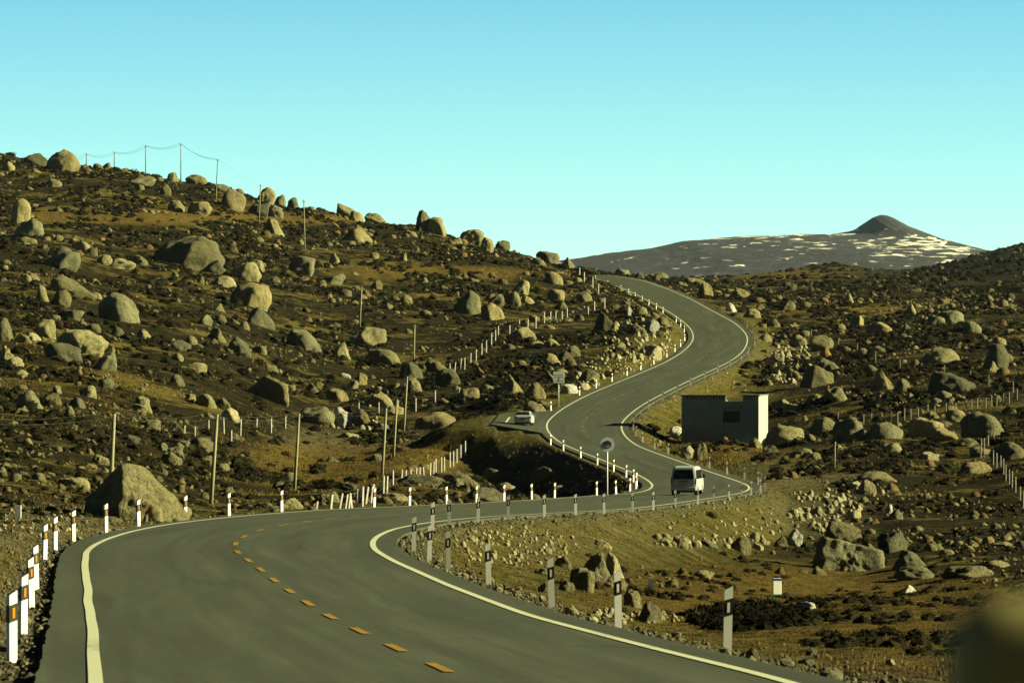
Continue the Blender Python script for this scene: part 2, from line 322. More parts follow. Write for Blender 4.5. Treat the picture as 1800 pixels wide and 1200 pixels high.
def base_t(X, Y):
    X = np.asarray(X, float); Y = np.asarray(Y, float); shp = np.broadcast(X, Y).shape; X = np.broadcast_to(X, shp).ravel(); Y = np.broadcast_to(Y, shp).ravel()
    Yc = np.clip(Y, 72, 2400); px = np.clip(900 + F * X / np.maximum(Y, 72), -200, 2000); u = px / 190.0; v = np.log(Yc) * 3.4
    out = np.empty(len(u))
    for i in range(0, len(u), 60000):
        a, b = u[i:i + 60000], v[i:i + 60000]
        out[i:i + 60000] = _k((a[:, None] - cu) ** 2 + (b[:, None] - cv) ** 2) @ W[:n] + W[n] + W[n + 1] * a + W[n + 2] * b
    far = np.clip((Y - 2300) / 900, 0, 1); out = out * (1 - far) + (-5) * far
    near = np.clip((72 - Y) / 60, 0, 1); XL, XR, ZL, ZR = road(np.minimum(Y, 72)); out = out * (1 - near) + (ZL - 0.3) * near
    return out.reshape(shp)
def ground(X, Y, base=None):
    X = np.asarray(X, float); Y = np.asarray(Y, float)
    T = base_t(X, Y) if base is None else base
    amp = np.clip(Y / 900, 0.12, 1.0)
    T = T + 0.36 * np.maximum(-Y - 90, 0) ** 1.0 + np.where(Y < -90, fbm(X / 90, Y / 90, 4) * np.clip((-Y - 90) / 8, 0, 60), 0)  # unseen hillside behind the camera, added to block low sky light
    T = T + fbm(X / 22, Y / 40, 3) * 1.1 * np.clip((Y - 150) / 700, 0.0, 1.1) + fbm(X / 4.2, Y / 6.5, 4, 0.6) * 0.55 * amp
    T = T + fbm(X / 70 + 9, Y / 110 + 3, 2) * np.clip((Y - 1300) / 500, 0, 1) * 1.2
    el, zl, er, zr, a = edges(Y)
    dl = el - X; dr = X - er; d = np.maximum(dl, dr); z_e = np.where(dl > dr, zl, zr)
    sh = 0.75; dd = np.maximum(d - sh, 0)
    T = np.where(Y < -70, T, T)
    ks = 0.52 - 0.36 * np.clip((Y - 535) / 35, 0, 1) * np.clip((640 - Y) / 20, 0, 1)
    lo = z_e - 0.12 - np.where(dl > dr, ks * np.minimum(dd, 4.0) + 0.55 * np.maximum(dd - 4.0, 0), 0.50 * dd); hi = z_e - 0.10 + 0.42 * dd
    cut = np.clip((Y + 150) / 60, 0, 1); z = np.clip(T, lo, hi) * cut + T * (1 - cut)
    z = np.where(d <= 0, surf(X, Y) - 0.28, np.where(d < sh, z_e - 0.10 - 0.03 * d, z)); z = np.where(Y < -150, T, z)
    rough = np.clip((d - 0.25) / 1.5, 0, 1) * (Y < 1320)
    z = z + fbm(X / 0.8, Y / 1.0, 3) * 0.07 * np.where(Y < 1320, rough, 1)
    return z
_fanY = np.exp(np.linspace(math.log(60), math.log(2300), 2600))
def hit(px, py):
    """where the sight line through a photograph pixel meets the ground"""
    X = (px - 900) / F * _fanY; zr = -(py - 600) / F * _fanY; g = ground(X, _fanY)
    k = np.nonzero(g >= zr)[0]
    if len(k) == 0: k = [int(np.argmin(zr - g))]
    Y = _fanY[k[0]]
    return (px - 900) / F * Y, Y, float(g[k[0]])
def onroad(X, Y, m=0.4):
    el, zl, er, zr, a = edges(Y); return (X > el - m) & (X < er + m) & (Y < 1290)

# ------------------------------------------------------------------ ground sheet
us = np.concatenate([-np.geomspace(2.5, 0.125, 26), np.linspace(-0.12, 0.12, 470), np.geomspace(0.125, 2.5, 26)])
ys = np.concatenate([-np.geomspace(3000, 155, 30), np.linspace(-150, 58, 60), np.exp(np.linspace(math.log(60), math.log(2450), 1150)), np.geomspace(2500, 11000, 40)])
YY, UU = np.meshgrid(ys, us, indexing='ij'); XX = UU * np.where(YY > 0, np.maximum(YY, 60.0), 60 - YY * 0.8)
wide = np.clip((np.abs(UU) - 0.125) / 0.5, 0, 1)
ZZ = ground(XX, YY) 
Vg = np.stack([XX, YY, ZZ], -1).reshape(-1, 3)
nr, nc = XX.shape; idx = np.arange(nr * nc).reshape(nr, nc)
Fg = np.stack([idx[:-1, :-1], idx[:-1, 1:], idx[1:, 1:], idx[1:, :-1]], -1).reshape(-1, 4)
PX = 900 + F * XX / np.maximum(YY, 60); PY = 600 - F * ZZ / np.maximum(YY, 60)
el, zl, er, zr, a_ = edges(YY); dist = np.maximum(el - XX, XX - er)
def blob(px, py, cx, cy, rx, ry, soft=0.5): return np.clip((1.3 - np.sqrt(((px - cx) / rx) ** 2 + ((py - cy) / ry) ** 2)) / soft, 0, 1)
g_r = np.clip(1.3 - dist / 1.3, 0, 1) * (YY < 1290)
g_r = np.maximum(g_r, 0.8 * blob(PX, PY, 60, 930, 130, 45)); g_r = np.maximum(g_r, 0.7 * blob(PX, PY, 1400, 835, 130, 22)); g_r = np.maximum(g_r, 0.6 * blob(PX, PY, 620, 770, 120, 22))
g_r = np.maximum(g_r, 0.9 * blob(PX, PY, 1390, 640, 50, 35)); g_r = np.maximum(g_r, 0.5 * blob(PX, PY, 1430, 905, 90, 40)); g_r = np.maximum(g_r, 0.3*np.clip(1.3 - np.abs(dist - 2) / 2.5, 0, 1) * (YY < 300) * (XX > 0))
g_g = np.clip(1.4 - dist / 5.5, 0, 1) * (YY < 1000) * (YY > 90)
g_g = np.maximum(g_g, 0.9 * blob(PX, PY, 1250, 700, 110, 70))
g_b = np.maximum.reduce([blob(PX, PY, 640, 815, 230, 42), blob(PX, PY, 1400, 1090, 420, 90), blob(PX, PY, 250, 380, 240, 14), blob(PX, PY, 1290, 800, 120, 18), blob(PX, PY, 120, 665, 110, 12), blob(PX, PY, 1500, 545, 120, 9), blob(PX, PY, 1420, 480, 170, 12), blob(PX, PY, 760, 480, 160, 12), blob(PX, PY, 500, 385, 120, 10)])
g_d = 0.85 * np.maximum(0.9 * blob(PX, PY, 960, 825, 130, 42, 0.3) * (dist > 0.8) * (XX < el), np.clip((YY - 1150) / 250, 0, 1) * np.clip((PX - 1380) / 150, 0, 1), 0.6 * np.clip((YY - 1200) / 100, 0, 1) * (1 - blob(PX, PY, 1420, 480, 170, 14))) if False else 0.85 * np.maximum.reduce([0.9 * blob(PX, PY, 960, 825, 130, 42, 0.3) * (dist > 0.8) * (XX < el), np.clip((YY - 1150) / 250, 0, 1) * np.clip((PX - 1380) / 150, 0, 1), 0.6 * np.clip((YY - 1200) / 100, 0, 1) * (1 - blob(PX, PY, 1420, 480, 170, 14))])  # dark tone left of the road paints the bank's shade into the ground
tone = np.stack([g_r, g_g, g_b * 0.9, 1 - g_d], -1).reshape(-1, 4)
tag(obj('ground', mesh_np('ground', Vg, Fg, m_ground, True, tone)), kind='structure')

# ------------------------------------------------------------------ road
def strip(name, Ys, cols_fn, mat, uv=True, skirt=0.0, kind='structure'):
    P = cols_fn(Ys)                                     # (n, k, 3)
    n_, k_ = P.shape[:2]
    if skirt:
        a = P[:, :1].copy(); a[..., 2] -= skirt; b = P[:, -1:].copy(); b[..., 2] -= skirt; P = np.concatenate([a, P, b], 1); k_ += 2
    V = P.reshape(-1, 3); ix = np.arange(n_ * k_).reshape(n_, k_)
    Fc = np.stack([ix[:-1, :-1], ix[:-1, 1:], ix[1:, 1:], ix[1:, :-1]], -1).reshape(-1, 4)
    me = mesh_np(name, V, Fc, mat, False if skirt else True)
    l = me.uv_layers.new(name='uv'); vi = Fc.ravel()
    XLc, XRc, _, _ = road(V[:, 1]); lat = V[:, 0] - (XLc + XRc) / 2
    l.data.foreach_set('uv', np.stack([lat[vi], V[vi, 1]], -1).astype(np.float32).ravel())
    return tag(obj(name, me), kind=kind)
def pave_cols(Y):
    XL, XR, ZL, ZR = road(Y); e0, z0, e1, z1, a = edges(Y); cs = []
    j = fbm(Y / 1.7, Y * 0 + 3.0, 3) * 0.05
    for t in np.linspace(0, 1, 8)[:-1]: cs.append(e0 + (XL - e0) * t + (j if t == 0 else 0))
    for t in np.linspace(0, 1, 12)[:-1]: cs.append(XL + (XR - XL) * t)
    for t in (0, 0.5, 1): cs.append(XR + (e1 - XR) * t + (j if t == 1 else 0))
    X = np.stack(cs, 1); return np.stack([X, np.broadcast_to(Y[:, None], X.shape), surf(X, Y[:, None])], -1)
Yr = np.concatenate([np.arange(-150, 560, 1.0), np.arange(560, 630, 0.5), np.arange(630, 1290, 1.5)])
Yr = Yr[Yr > -85]
strip('road', Yr, pave_cols, m_asphalt, skirt=0.2)
def line_cols(side, w=0.18):
    def fn(Y):
        XL, XR, ZL, ZR = road(Y); X0 = XL if side == 'L' else XR
        wob = fbm(Y / 16.0, Y * 0 + (1 if side == 'L' else 7), 2) * 0.045 * np.clip(160 / np.maximum(Y, 1), 0, 1) * (1.0 if side == 'L' else 0.4)
        X = np.stack([X0 + wob - w / 2, X0 + wob + w / 2], 1); return np.stack([X, np.broadcast_to(Y[:, None], X.shape), surf(X, Y[:, None]) + 0.012], -1)
    return fn
strip('road_edge_line', np.arange(-85, 1280, 1.0), line_cols('L'), m_white_line)
strip('road_edge_line', np.arange(-85, 1280, 1.0), line_cols('R'), m_white_line)
def dashes(lo, hi, name, mat):
    Vd, Fd = [], []
    for k_ in range(4, 118):
        y0 = k_ * 10.0 + 2
        if not lo <= y0 < hi: continue
        yy = np.linspace(y0, y0 + 4.0, 5); XL, XR, ZL, ZR = road(yy); c = (XL + XR) / 2 + np.interp(yy, [130, 150, 180, 230], [0.034, 0.030, 0.006, -0.02]) * (XR - XL); b = len(Vd)
        for y, x in zip(yy, c):
            for q in (-0.075, 0.075): Vd.append((x + q, y, float(surf(np.array([x + q]), np.array([y]))[0]) + 0.012))
        for k in range(4): Fd.append((b + 2 * k, b + 2 * k + 1, b + 2 * k + 3, b + 2 * k + 2))
    tag(obj(name, mesh_np(name, Vd, Fd, mat)), kind='structure')
dashes(40, 290, 'road_centre_dashes', m_yellow_line); dashes(290, 1180, 'worn_centre_dashes', m_yellow_worn)
# lane mark on the side apron
Va = []
for (x, y) in ((-0.75, 585), (-0.55, 585), (-0.35, 604), (-0.15, 604)): Va.append((x, y, float(surf(np.array([x]), np.array([float(y)]))[0]) + 0.015))
tag(obj('side_road_line', mesh_np('side_road_line', Va, [(0, 1, 3, 2)], m_white_line)), kind='structure')

# ------------------------------------------------------------------ distant mountain
def mountain():
    prof = [(700, 500), (900, 470), (1020, 453), (1070, 445), (1150, 435), (1200, 424), (1300, 415.5), (1400, 412), (1460, 412), (1490, 407), (1505, 402), (1520, 392), (1535, 382), (1548, 378), (1560, 379), (1575, 385), (1592, 395), (1625, 409), (1652, 421), (1700, 437), (1730, 447), (1800, 466), (2000, 500), (2300, 540)]
    Y0 = 8000.0; ppx = np.array([p[0] for p in prof], float); ppy = np.array([p[1] for p in prof], float)
    px = np.linspace(600, 2400, 1100); v = np.linspace(0, 1, 150)
    crest = (600 - np.interp(px, ppx, ppy)) / F * Y0; q_ = [(700, 500), (900, 470), (1020, 453), (1070, 445), (1150, 435), (1200, 424), (1300, 415.5), (1400, 412), (1460, 412), (1560, 413), (1640, 424), (1700, 440), (1730, 448), (1800, 466), (2000, 500), (2300, 540)]
    low = (600 - np.interp(px, [a[0] for a in q_], [a[1] for a in q_])) / F * Y0; low = np.minimum(low, crest)
    X = (px - 900) / F * Y0; xs, vs = np.meshgrid(X, v, indexing='ij'); cr = crest[:, None]
    Ym = Y0 - 2600 * (1 - vs) ** 1.0
    shape = vs ** 0.62
    lw = low[:, None]; Z = 20 + (lw - 20) * shape + (cr - lw) * np.clip((vs - 0.70) / 0.30, 0, 1) ** 1.2 + fbm(xs / 150, Ym / 420, 5) * 26 * (1 - vs) * vs + fbm(xs / 14, Ym / 60, 3) * 0.9
    back = np.stack([X, X * 0 + Y0 + 900, crest * 0], -1)
    P = np.concatenate([np.stack([xs, Ym, Z], -1), back[:, None]], 1); n_, k_ = P.shape[:2]
    ix = np.arange(n_ * k_).reshape(n_, k_); Fc = np.stack([ix[:-1, :-1], ix[1:, :-1], ix[1:, 1:], ix[:-1, 1:]], -1).reshape(-1, 4)
    M = Mat('mountain_slope'); co = M.coords('Position'); n1 = M.noise(co, 0.012, 7, 0.65); n2 = M.noise(co, 0.07, 5, 0.7)
    c = M.mix(M.ramp(n1, [(0.4, 0.0), (0.62, 1.0)]), (0.026, 0.029, 0.046), (0.048, 0.047, 0.060))
    c = M.mix(0.6, c, M.ramp(n2, [(0.3, 0.55), (0.7, 1.25)]), 'MULTIPLY')
    sn = M.noise(M.coords('Position', (0.034, 0.006, 0.20)), 1.0, 6, 0.62, 0.3)
    at = M.n('ShaderNodeSeparateColor'); M.l(M.attr('tone').outputs['Color'], at.inputs[0])
    thr = M.math('ADD', sn, M.math('MULTIPLY', at.outputs['Red'], 0.20))
    c = M.mix(M.ramp(thr, [(0.705, 0.0), (0.725, 1.0)]), c, (0.86, 0.86, 0.80)); M.color(c)
    M.bump(n2, 0.8, 6.0)
    pxx = np.broadcast_to(px[:, None], (n_, k_)); pyy = 600 - F * P[..., 2] / P[..., 1]
    crl = np.interp(px, ppx, ppy)[:, None]; below = pyy - crl
    m = 0.95 * blob(pxx, pyy, 1540, 438, 120, 26, 0.6)
    m = np.maximum(m, 1.15 * np.clip(1 - np.abs(below - 1) / 4.0, 0, 1) * ((pxx > 1240) & (pxx < 1505)))
    m = np.maximum(m, 0.62 * blob(pxx, pyy, 1330, 428, 130, 14, 0.6)); m = np.maximum(m, 0.50 * blob(pxx, pyy, 1640, 425, 70, 28, 0.6)); m = np.maximum(m, 0.3)
    tn = np.zeros((n_ * k_, 3)); tn[:, 0] = m.ravel()
    return tag(obj('distant_mountain', mesh_np('distant_mountain', P.reshape(-1, 3), Fc, M.m, True, tn)), kind='structure')
mountain()

# ------------------------------------------------------------------ boulders
def ico(sub):
    bm = bmesh.new(); bmesh.ops.create_icosphere(bm, subdivisions=sub, radius=1.0)
    V = np.array([v.co[:] for v in bm.verts]); Fc = np.array([[v.index for v in f.verts] for f in bm.faces]); bm.free(); return V, Fc
ICO = {k: ico(k) for k in (2, 3, 4, 5)}
def n3(P, sc, seed):
    a = vnoise(P[:, 0] * sc + seed * 1.7, P[:, 1] * sc + seed * 3.1 + P[:, 2] * sc * 0.7); b = vnoise(P[:, 2] * sc + seed * 2.3, P[:, 0] * sc * 0.8 + seed + 40 - P[:, 1] * sc * 0.6)
    return (a + b) - 1.0
CUSTOM = {'roadside': [(-.80, -.55, .30, .55), (-.5, .3, .85, .62), (.52, -.62, .50, .50), (.70, .1, .72, .60), (.1, .9, .4, .7), (.95, -.2, .15, .93), (-.98, .1, .1, .9), (.15, -.95, .1, .62), (.1, .1, 1, .70)],
          'longslab': [(.05, -.98, .18, .45), (.22, .1, .96, .46), (-.98, -.15, .1, .86), (.98, -.1, .15, .88), (0, 1, .1, .4), (.75, -.2, .65, .85)],
          'leaner': [(-.85, -.3, .3, .60), (.7, -.5, .45, .6), (.2, -.9, .3, .6), (.3, .2, .95, .8), (.95, 0, -.1, .8), (0, 1, .2, .6)]}
def rock_verts(sub, seed, style='round'):
    """unit rock: x in [-1,1], y in [-1,1], z from -0.5 (buried) to 1"""
    rg = np.random.RandomState(seed); V, Fc = ICO[sub]; D = V.copy()
    if style in CUSTOM:
        sharp = 60.0; acc = np.exp(-sharp * np.full(len(D), 1.05))
        for q in CUSTOM[style]:
            nn = np.array(q[:3]); nn = nn / np.linalg.norm(nn); c = D @ nn; acc = acc + np.exp(-sharp * np.minimum(np.where(c > 0.05, q[3] / np.maximum(c, 0.05), 9.0), 4))
        P = D * (-np.log(acc) / sharp)[:, None] * (1 + 0.09 * n3(D, 2.5, seed % 97)[:, None] + 0.06 * n3(D, 6.0, seed % 61)[:, None] + 0.02 * n3(D, 15.0, seed % 41)[:, None])
        for k in (0, 1): P[:, k] = (P[:, k] - P[:, k].min()) / (P[:, k].max() - P[:, k].min()) * 2 - 1
        z = P[:, 2]; P[:, 2] = np.maximum((z + 0.25) / (z.max() + 0.25), -0.6); return P, Fc
    npl, lo, hi, sharp = {'round': (10, .62, .94, 30.), 'block': (11, .48, .78, 90.), 'slab': (10, .5, .85, 50.), 'peak': (9, .45, .8, 80.), 'dome': (8, .68, .95, 26.)}[style]
    r = np.full(len(D), 1.0)
    acc = np.exp(-sharp * r)
    for i in range(npl):
        nn = rg.normal(size=3); nn /= np.linalg.norm(nn)
        if style == 'peak': nn = np.array([nn[0], nn[1], abs(nn[2]) * 0.6 + 0.25]); nn /= np.linalg.norm(nn)
        dd = rg.uniform(lo, hi); c = D @ nn; ri = np.where(c > 0.05, dd / np.maximum(c, 0.05), 9.0); acc = acc + np.exp(-sharp * np.minimum(ri, 4))
    r = -np.log(acc) / sharp
    P = D * r[:, None]; sh = rg.uniform(-0.25, 0.25)
    P = P * (1 + 0.16 * n3(D, 1.6, seed % 97)[:, None] + 0.10 * n3(D, 4.0, seed % 61)[:, None] + 0.045 * n3(D, 9.0, seed % 41)[:, None] + 0.02 * n3(D, 20.0, seed % 37)[:, None])
    P[:, 0] += sh * P[:, 2]
    if style == 'peak': t = np.clip((P[:, 2] + 0.3) / 1.2, 0, 1); P[:, :2] *= (1.1 - 0.35 * t)[:, None]
    for k in (0, 1): P[:, k] = (P[:, k] - P[:, k].min()) / (P[:, k].max() - P[:, k].min()) * 2 - 1
    z = P[:, 2]; z0 = -0.18; P[:, 2] = (z - z0) / (z.max() - z0); P[:, 2] = np.maximum(P[:, 2], -0.6)
    return P, Fc
_protos = {}
def proto_rock(style, mk, k, sub):
    key = (style, mk, k, sub)
    if key not in _protos:
        P, Fc = rock_verts(sub, 100 + 31 * k + len(style) * 7, style)
        _protos[key] = mesh_np('boulder', P, Fc, ROCKM[mk], True, np.ones((len(P), 3)))
    return _protos[key]
BN = {'round': 'rounded', 'block': 'angular', 'slab': 'flat', 'peak': 'pointed', 'dome': 'domed', 'roadside': 'peaked', 'longslab': 'slab', 'leaner': 'leaning'}
placed = []     # every individual boulder: dict
def put_rock(px, py, w, h, style='round', mk='g', label=None, seed=None, sub=None, depth=None):
    X, Y, Z = hit(px, py); s = F / Y
    if onroad(X, Y, 0.9):
        el_, _, er_, _, _ = edges(np.array([Y])); X = float(el_[0]) - 0.9 - w / s / 2 if X < float(el_[0] + er_[0]) / 2 else float(er_[0]) + 0.9 + w / s / 2; Z = float(ground(np.array([X]), np.array([Y]))[0])
    W_, H_ = w / s, h / s; D_ = (depth or random.uniform(0.7, 1.0)) * max(W_, H_)
    sd_ = seed if seed is not None else random.randrange(10000); big = w > 55 or Y < 330
    P, Fc = rock_verts(5 if w > 90 else (4 if w > 26 else 3), sd_, style)
    P = P * np.array([W_ / 2, D_ / 2, H_]); Yc = Y + D_ * 0.35
    # the part in front rests in the ground, so keep the lowest points buried
    me = mesh_np('boulder', P, Fc, ROCKM[mk], True, np.ones((len(P), 3)))
    o = obj('boulder', me, None, (X, Yc, Z - 0.04 * H_)); o['category'] = 'boulder'; o['group'] = 'granite boulders strewn over the moor'
    placed.append(dict(o=o, px=px, py=py - h / 2, w=w, style=style, mk=mk, label=label, X=X, Y=Yc, r=W_ / 2))
    return o
B = [
 (109,302,61,42,'round','w','largest round boulder on the skyline at the far left, dark left half'),(61,288,42,20,'dome','l','low grey dome on the skyline left of the largest skyline boulder'),
 (35,393,38,46,'round','w','tall sunlit boulder with a horizontal crack near the left edge of the photo'),(51,414,56,31,'round','l','dark round boulder leaning against the tall sunlit cracked one'),
 (96,329,26,16,'round','g'),(248,330,52,22,'slab','g'),(290,342,22,21,'round','g'),(303,315,23,16,'peak','l','small dark pointed rock on the skyline beside the tallest ridge pole'),
 (346,326,42,19,'round','g'),(309,371,31,20,'dome','g'),(350,378,46,25,'round','w'),(408,368,48,37,'round','w','rounded boulder right of the ridge pole, lit on its right side'),
 (463,350,44,29,'round','g','big round skyline boulder behind the slanting pole'),(492,356,21,22,'round','g'),(515,356,23,22,'round','l'),(453,380,40,22,'round','l'),(484,382,29,22,'round','l'),
 (476,408,48,25,'peak','g'),(330,473,128,60,'dome','g','broadest boulder of the hillside, low pale dome with a dark hollow'),(378,482,42,25,'round','l'),(428,493,62,33,'slab','g'),(450,478,30,22,'slab','g'),
 (392,504,46,20,'block','p'),(440,540,74,43,'round','w','big boulder with rusty right edge below the broad pale dome'),(455,573,56,35,'peak','l','dark wedge boulder below the one with the rusty edge'),
 (103,473,74,41,'round','l','dark domed boulder with lit rim on the upper left slope'),(142,443,33,18,'round','g'),(44,430,42,14,'slab','w'),(181,465,32,18,'round','g'),(244,466,34,17,'block','g'),(207,473,62,19,'slab','g'),
 (128,519,84,36,'slab','g','long pale slab boulder with sloping tail on the left slope'),(105,541,39,33,'round','w'),(76,530,26,33,'peak','g'),(208,566,74,52,'dome','l','dark dome boulder with two humps on the left slope'),(122,561,52,18,'round','g'),
 (9,599,27,43,'round','g'),(75,592,46,33,'round','g'),(57,598,30,14,'round','p'),(142,622,92,45,'block','g','large flat-topped boulder with a dark front on the left slope'),(110,634,70,33,'dome','l'),(186,650,39,33,'round','l'),
 (8,637,42,31,'peak','w'),(40,666,40,17,'slab','g'),(52,717,52,32,'peak','l'),(88,711,40,21,'round','g'),(136,717,29,19,'round','l'),(122,736,21,23,'round','g'),(185,683,31,21,'round','l'),(100,691,17,15,'round','g'),
 (360,572,27,19,'round','l'),(380,599,39,25,'peak','g'),(420,623,44,29,'round','l'),(456,621,26,14,'round','g'),(315,617,41,20,'dome','l'),(311,634,24,14,'round','g'),(338,656,52,20,'slab','g'),
 (470,702,78,43,'block','w','broad rusty block boulder with black left end at mid slope'),(310,677,30,20,'round','l'),(250,711,25,15,'round','g'),(361,714,40,23,'round','g'),(392,717,30,19,'round','l'),(406,739,38,23,'round','p'),
 (357,793,47,25,'round','g'),(298,818,44,25,'block','g'),(308,802,32,18,'round','l'),(286,793,19,16,'round','l'),(360,815,36,15,'round','g'),(175,816,34,17,'round','g'),(230,777,33,13,'dome','l'),(127,856,62,18,'dome','g'),
 (236,913,192,102,'roadside','g','huge boulder at the roadside on the left, black left face and bright right face'),(262,914,46,42,'longslab','w','small squarish rock leaning on the front of the huge roadside boulder'),
 (613,380,44,27,'round','g','round boulder on the skyline mid hill with one rock before it'),(627,389,26,19,'round','g'),(660,386,40,19,'round','g'),(743,407,29,39,'leaner','l','dark upright spire rock standing on the skyline'),(768,412,34,31,'round','g','pale boulder against the right of the dark spire rock'),
 (829,420,44,26,'round','g'),(855,445,27,29,'round','w'),(884,433,27,16,'round','l'),(627,426,60,31,'peak','w','wedge-shaped boulder with rusty right foot below the skyline'),(528,482,52,33,'block','l','dark boulder with a thin orange lit edge, mid slope'),
 (586,461,23,17,'peak','g'),(586,499,42,18,'block','l'),(660,508,26,17,'block','g'),(820,553,54,43,'round','l','big smooth grey boulder on the right part of the hillside'),(866,562,42,31,'slab','w'),(871,536,32,20,'round','g'),(897,533,24,21,'round','w'),
 (535,615,64,39,'round','l','big grey round boulder left of the pole that rises from a boulder'),(648,608,64,35,'round','g','boulder with black left half right at the foot of the single hillside pole'),(676,642,62,31,'round','g'),(602,631,37,31,'peak','g'),(708,458,16,15,'block','g'),
 (592,706,42,25,'round','w'),(722,666,44,31,'round','l'),(726,691,32,27,'round','w'),(767,655,40,23,'block','g'),(787,677,47,31,'block','l'),(821,706,44,26,'round','w'),(898,694,64,38,'peak','w','tan peaked boulder with a rusty right foot, up from the white sedan'),(942,700,40,29,'round','w','tan rounded boulder just left of the rectangular sign'),
 (632,677,27,23,'round','w'),(619,683,22,16,'round','g'),(762,754,78,31,'dome','w','long dark dome boulder with orange right end beside the meadow'),(553,745,72,31,'dome','l','long grey boulder left of the bright split rocks by the meadow'),(603,751,34,38,'block','W','rock with a bright whitewashed face at the edge of the meadow'),
 (637,751,40,33,'round','w'),(665,717,52,28,'round','g'),(804,853,80,25,'dome','g'),(867,846,37,23,'round','g'),(580,884,40,21,'block','g'),(512,895,47,21,'peak','g'),(694,881,47,15,'dome','g'),(612,861,32,13,'block','l'),(850,881,78,26,'dome','l'),(890,867,52,20,'dome','g'),(660,810,30,13,'peak','l'),
 (733,851,92,18,'slab','l'),(1000,460,33,21,'peak','l','dark pointed rock where the hillside skyline ends above the road'),(963,457,42,20,'round','l'),(945,466,31,13,'round','g'),(974,500,34,23,'round','w'),(915,517,33,25,'round','g'),(903,538,26,26,'round','g'),(977,528,32,20,'round','w'),(1025,531,34,19,'round','g'),
 (928,535,27,15,'round','w'),(985,546,30,16,'slab','g'),(1065,585,54,41,'peak','l','large black-shadowed boulder above the upper bend'),(1080,586,15,23,'block','w'),(1106,559,21,21,'peak','W','white painted pointed stone inside the upper bend'),(1128,559,24,19,'block','g'),(1144,582,31,20,'block','W','white blotched rock inside the upper bend near the road'),(1122,588,30,20,'block','l'),
 (920,599,47,25,'round','g'),(940,612,34,13,'slab','g'),(968,609,32,15,'round','g'),(1007,627,28,21,'round','g'),(970,643,34,23,'round','w'),(992,633,27,17,'round','l'),(1090,616,21,15,'block','g'),(1146,629,36,24,'block','p'),(1035,671,40,23,'block','l'),(1040,684,24,12,'slab','p'),(1000,692,34,18,'block','W'),
(940,727,42,22,'block','p','pale split rock right of the white sedan'),
 (1095,485,31,15,'round','l'),(1124,486,19,12,'peak','l'),(1157,488,38,14,'round','l'),(1240,522,29,26,'round','w','tilted rusty boulder beyond the outer edge of the upper road'),(1285,548,23,17,'peak','W','small blue-white painted stone by the outer edge of the upper road'),(1302,525,32,17,'round','g'),(1220,500,42,13,'dome','g'),(1322,559,32,17,'dome','g'),
 (1385,545,33,18,'peak','g'),(1490,533,26,19,'peak','g'),(1505,576,29,21,'block','w'),(1547,588,50,22,'block','w'),(1592,583,21,15,'peak','l'),(1647,573,31,22,'block','g'),(1672,568,52,23,'dome','l'),(1710,585,34,21,'round','l'),(1655,641,74,31,'dome','g','long smooth dome boulder in the right field'),(1752,648,47,46,'round','l','tall round boulder near the right edge, its lower left in black shade'),
 (1445,616,44,27,'round','g'),(1405,611,37,23,'round','w'),(1600,553,26,21,'peak','w'),(1437,680,60,41,'leaner','g','big leaning grey boulder up and right of the hut'),(1553,686,44,39,'peak','w','pointed boulder with rusty right face in the right field'),(1675,694,88,41,'block','l','broad black-shaded boulder with orange middle in the right field'),(1470,708,44,29,'round','g'),
 (1397,669,30,24,'block','g'),(1458,657,40,26,'round','l'),(1448,765,50,33,'round','g'),(1492,776,57,45,'round','l','dark round boulder leaning right, in the row right of the hut'),(1555,771,70,31,'dome','l','long dark boulder between two fences right of the hut'),(1630,768,74,36,'round','g','pale split-topped boulder in the row of big ones right of the hut'),(1662,776,49,26,'block','w'),
 (1728,771,80,49,'round','l','biggest dark boulder in the right field, behind the fence near the edge'),(1683,740,42,21,'round','w'),(1775,808,70,33,'dome','g','grey dome boulder at the right edge behind the fence posts'),(1716,833,62,23,'dome','w'),(1702,785,40,16,'dome','w'),(1378,782,74,36,'dome','g','smooth sloping grey boulder touching the sunlit wall side of the hut'),
 (1355,795,29,13,'round','l'),(1410,805,46,18,'dome','g'),(1467,802,42,21,'peak','g'),(1566,795,42,17,'dome','g'),(1632,808,42,15,'block','p'),(1540,847,77,19,'dome','g'),(1504,859,34,13,'block','p'),
 (1210,807,27,24,'round','p','pale egg-shaped boulder by the road in front of the hut'),(1231,809,27,32,'round','w','taller half-shaded boulder by the road in front of the hut'),(1187,765,25,17,'block','W','white-sided rock at the left corner of the hut'),
 (955,842,50,23,'block','g'),(898,867,32,15,'dome','w'),(983,869,42,17,'dome','g'),(1497,1005,130,64,'longslab','l','long rectangular grey slab standing on the right grass field'),(1485,952,74,38,'block','g','split block behind the long rectangular slab'),(1571,971,57,42,'block','l','squarish block behind the right end of the long slab'),
 (1607,997,77,31,'peak','l'),(1612,1018,78,23,'dome','g'),(1703,1015,92,21,'dome','g'),(1742,1000,76,16,'dome','g'),(1595,1041,39,14,'peak','W','small white-topped stone alone on the right grass'),(1420,1071,36,14,'block','W','small black and white stone on the grass near the white marker'),(1575,912,26,18,'dome','l'),(1562,903,15,17,'block','W'),
 (1020,1037,52,42,'block','g','grey front rock of the pale cluster beside the near road'),(1048,1020,52,50,'block','p','tallest pale split rock of the cluster beside the near road'),(1082,1014,34,44,'block','p','bright rock at the right of the pale cluster'),(1081,1034,46,22,'block','w'),(1112,1066,32,31,'round','g'),(957,1041,30,18,'dome','l'),(995,1039,32,21,'round','g'),(955,1010,32,12,'round','l'),(992,998,34,22,'block','w'),
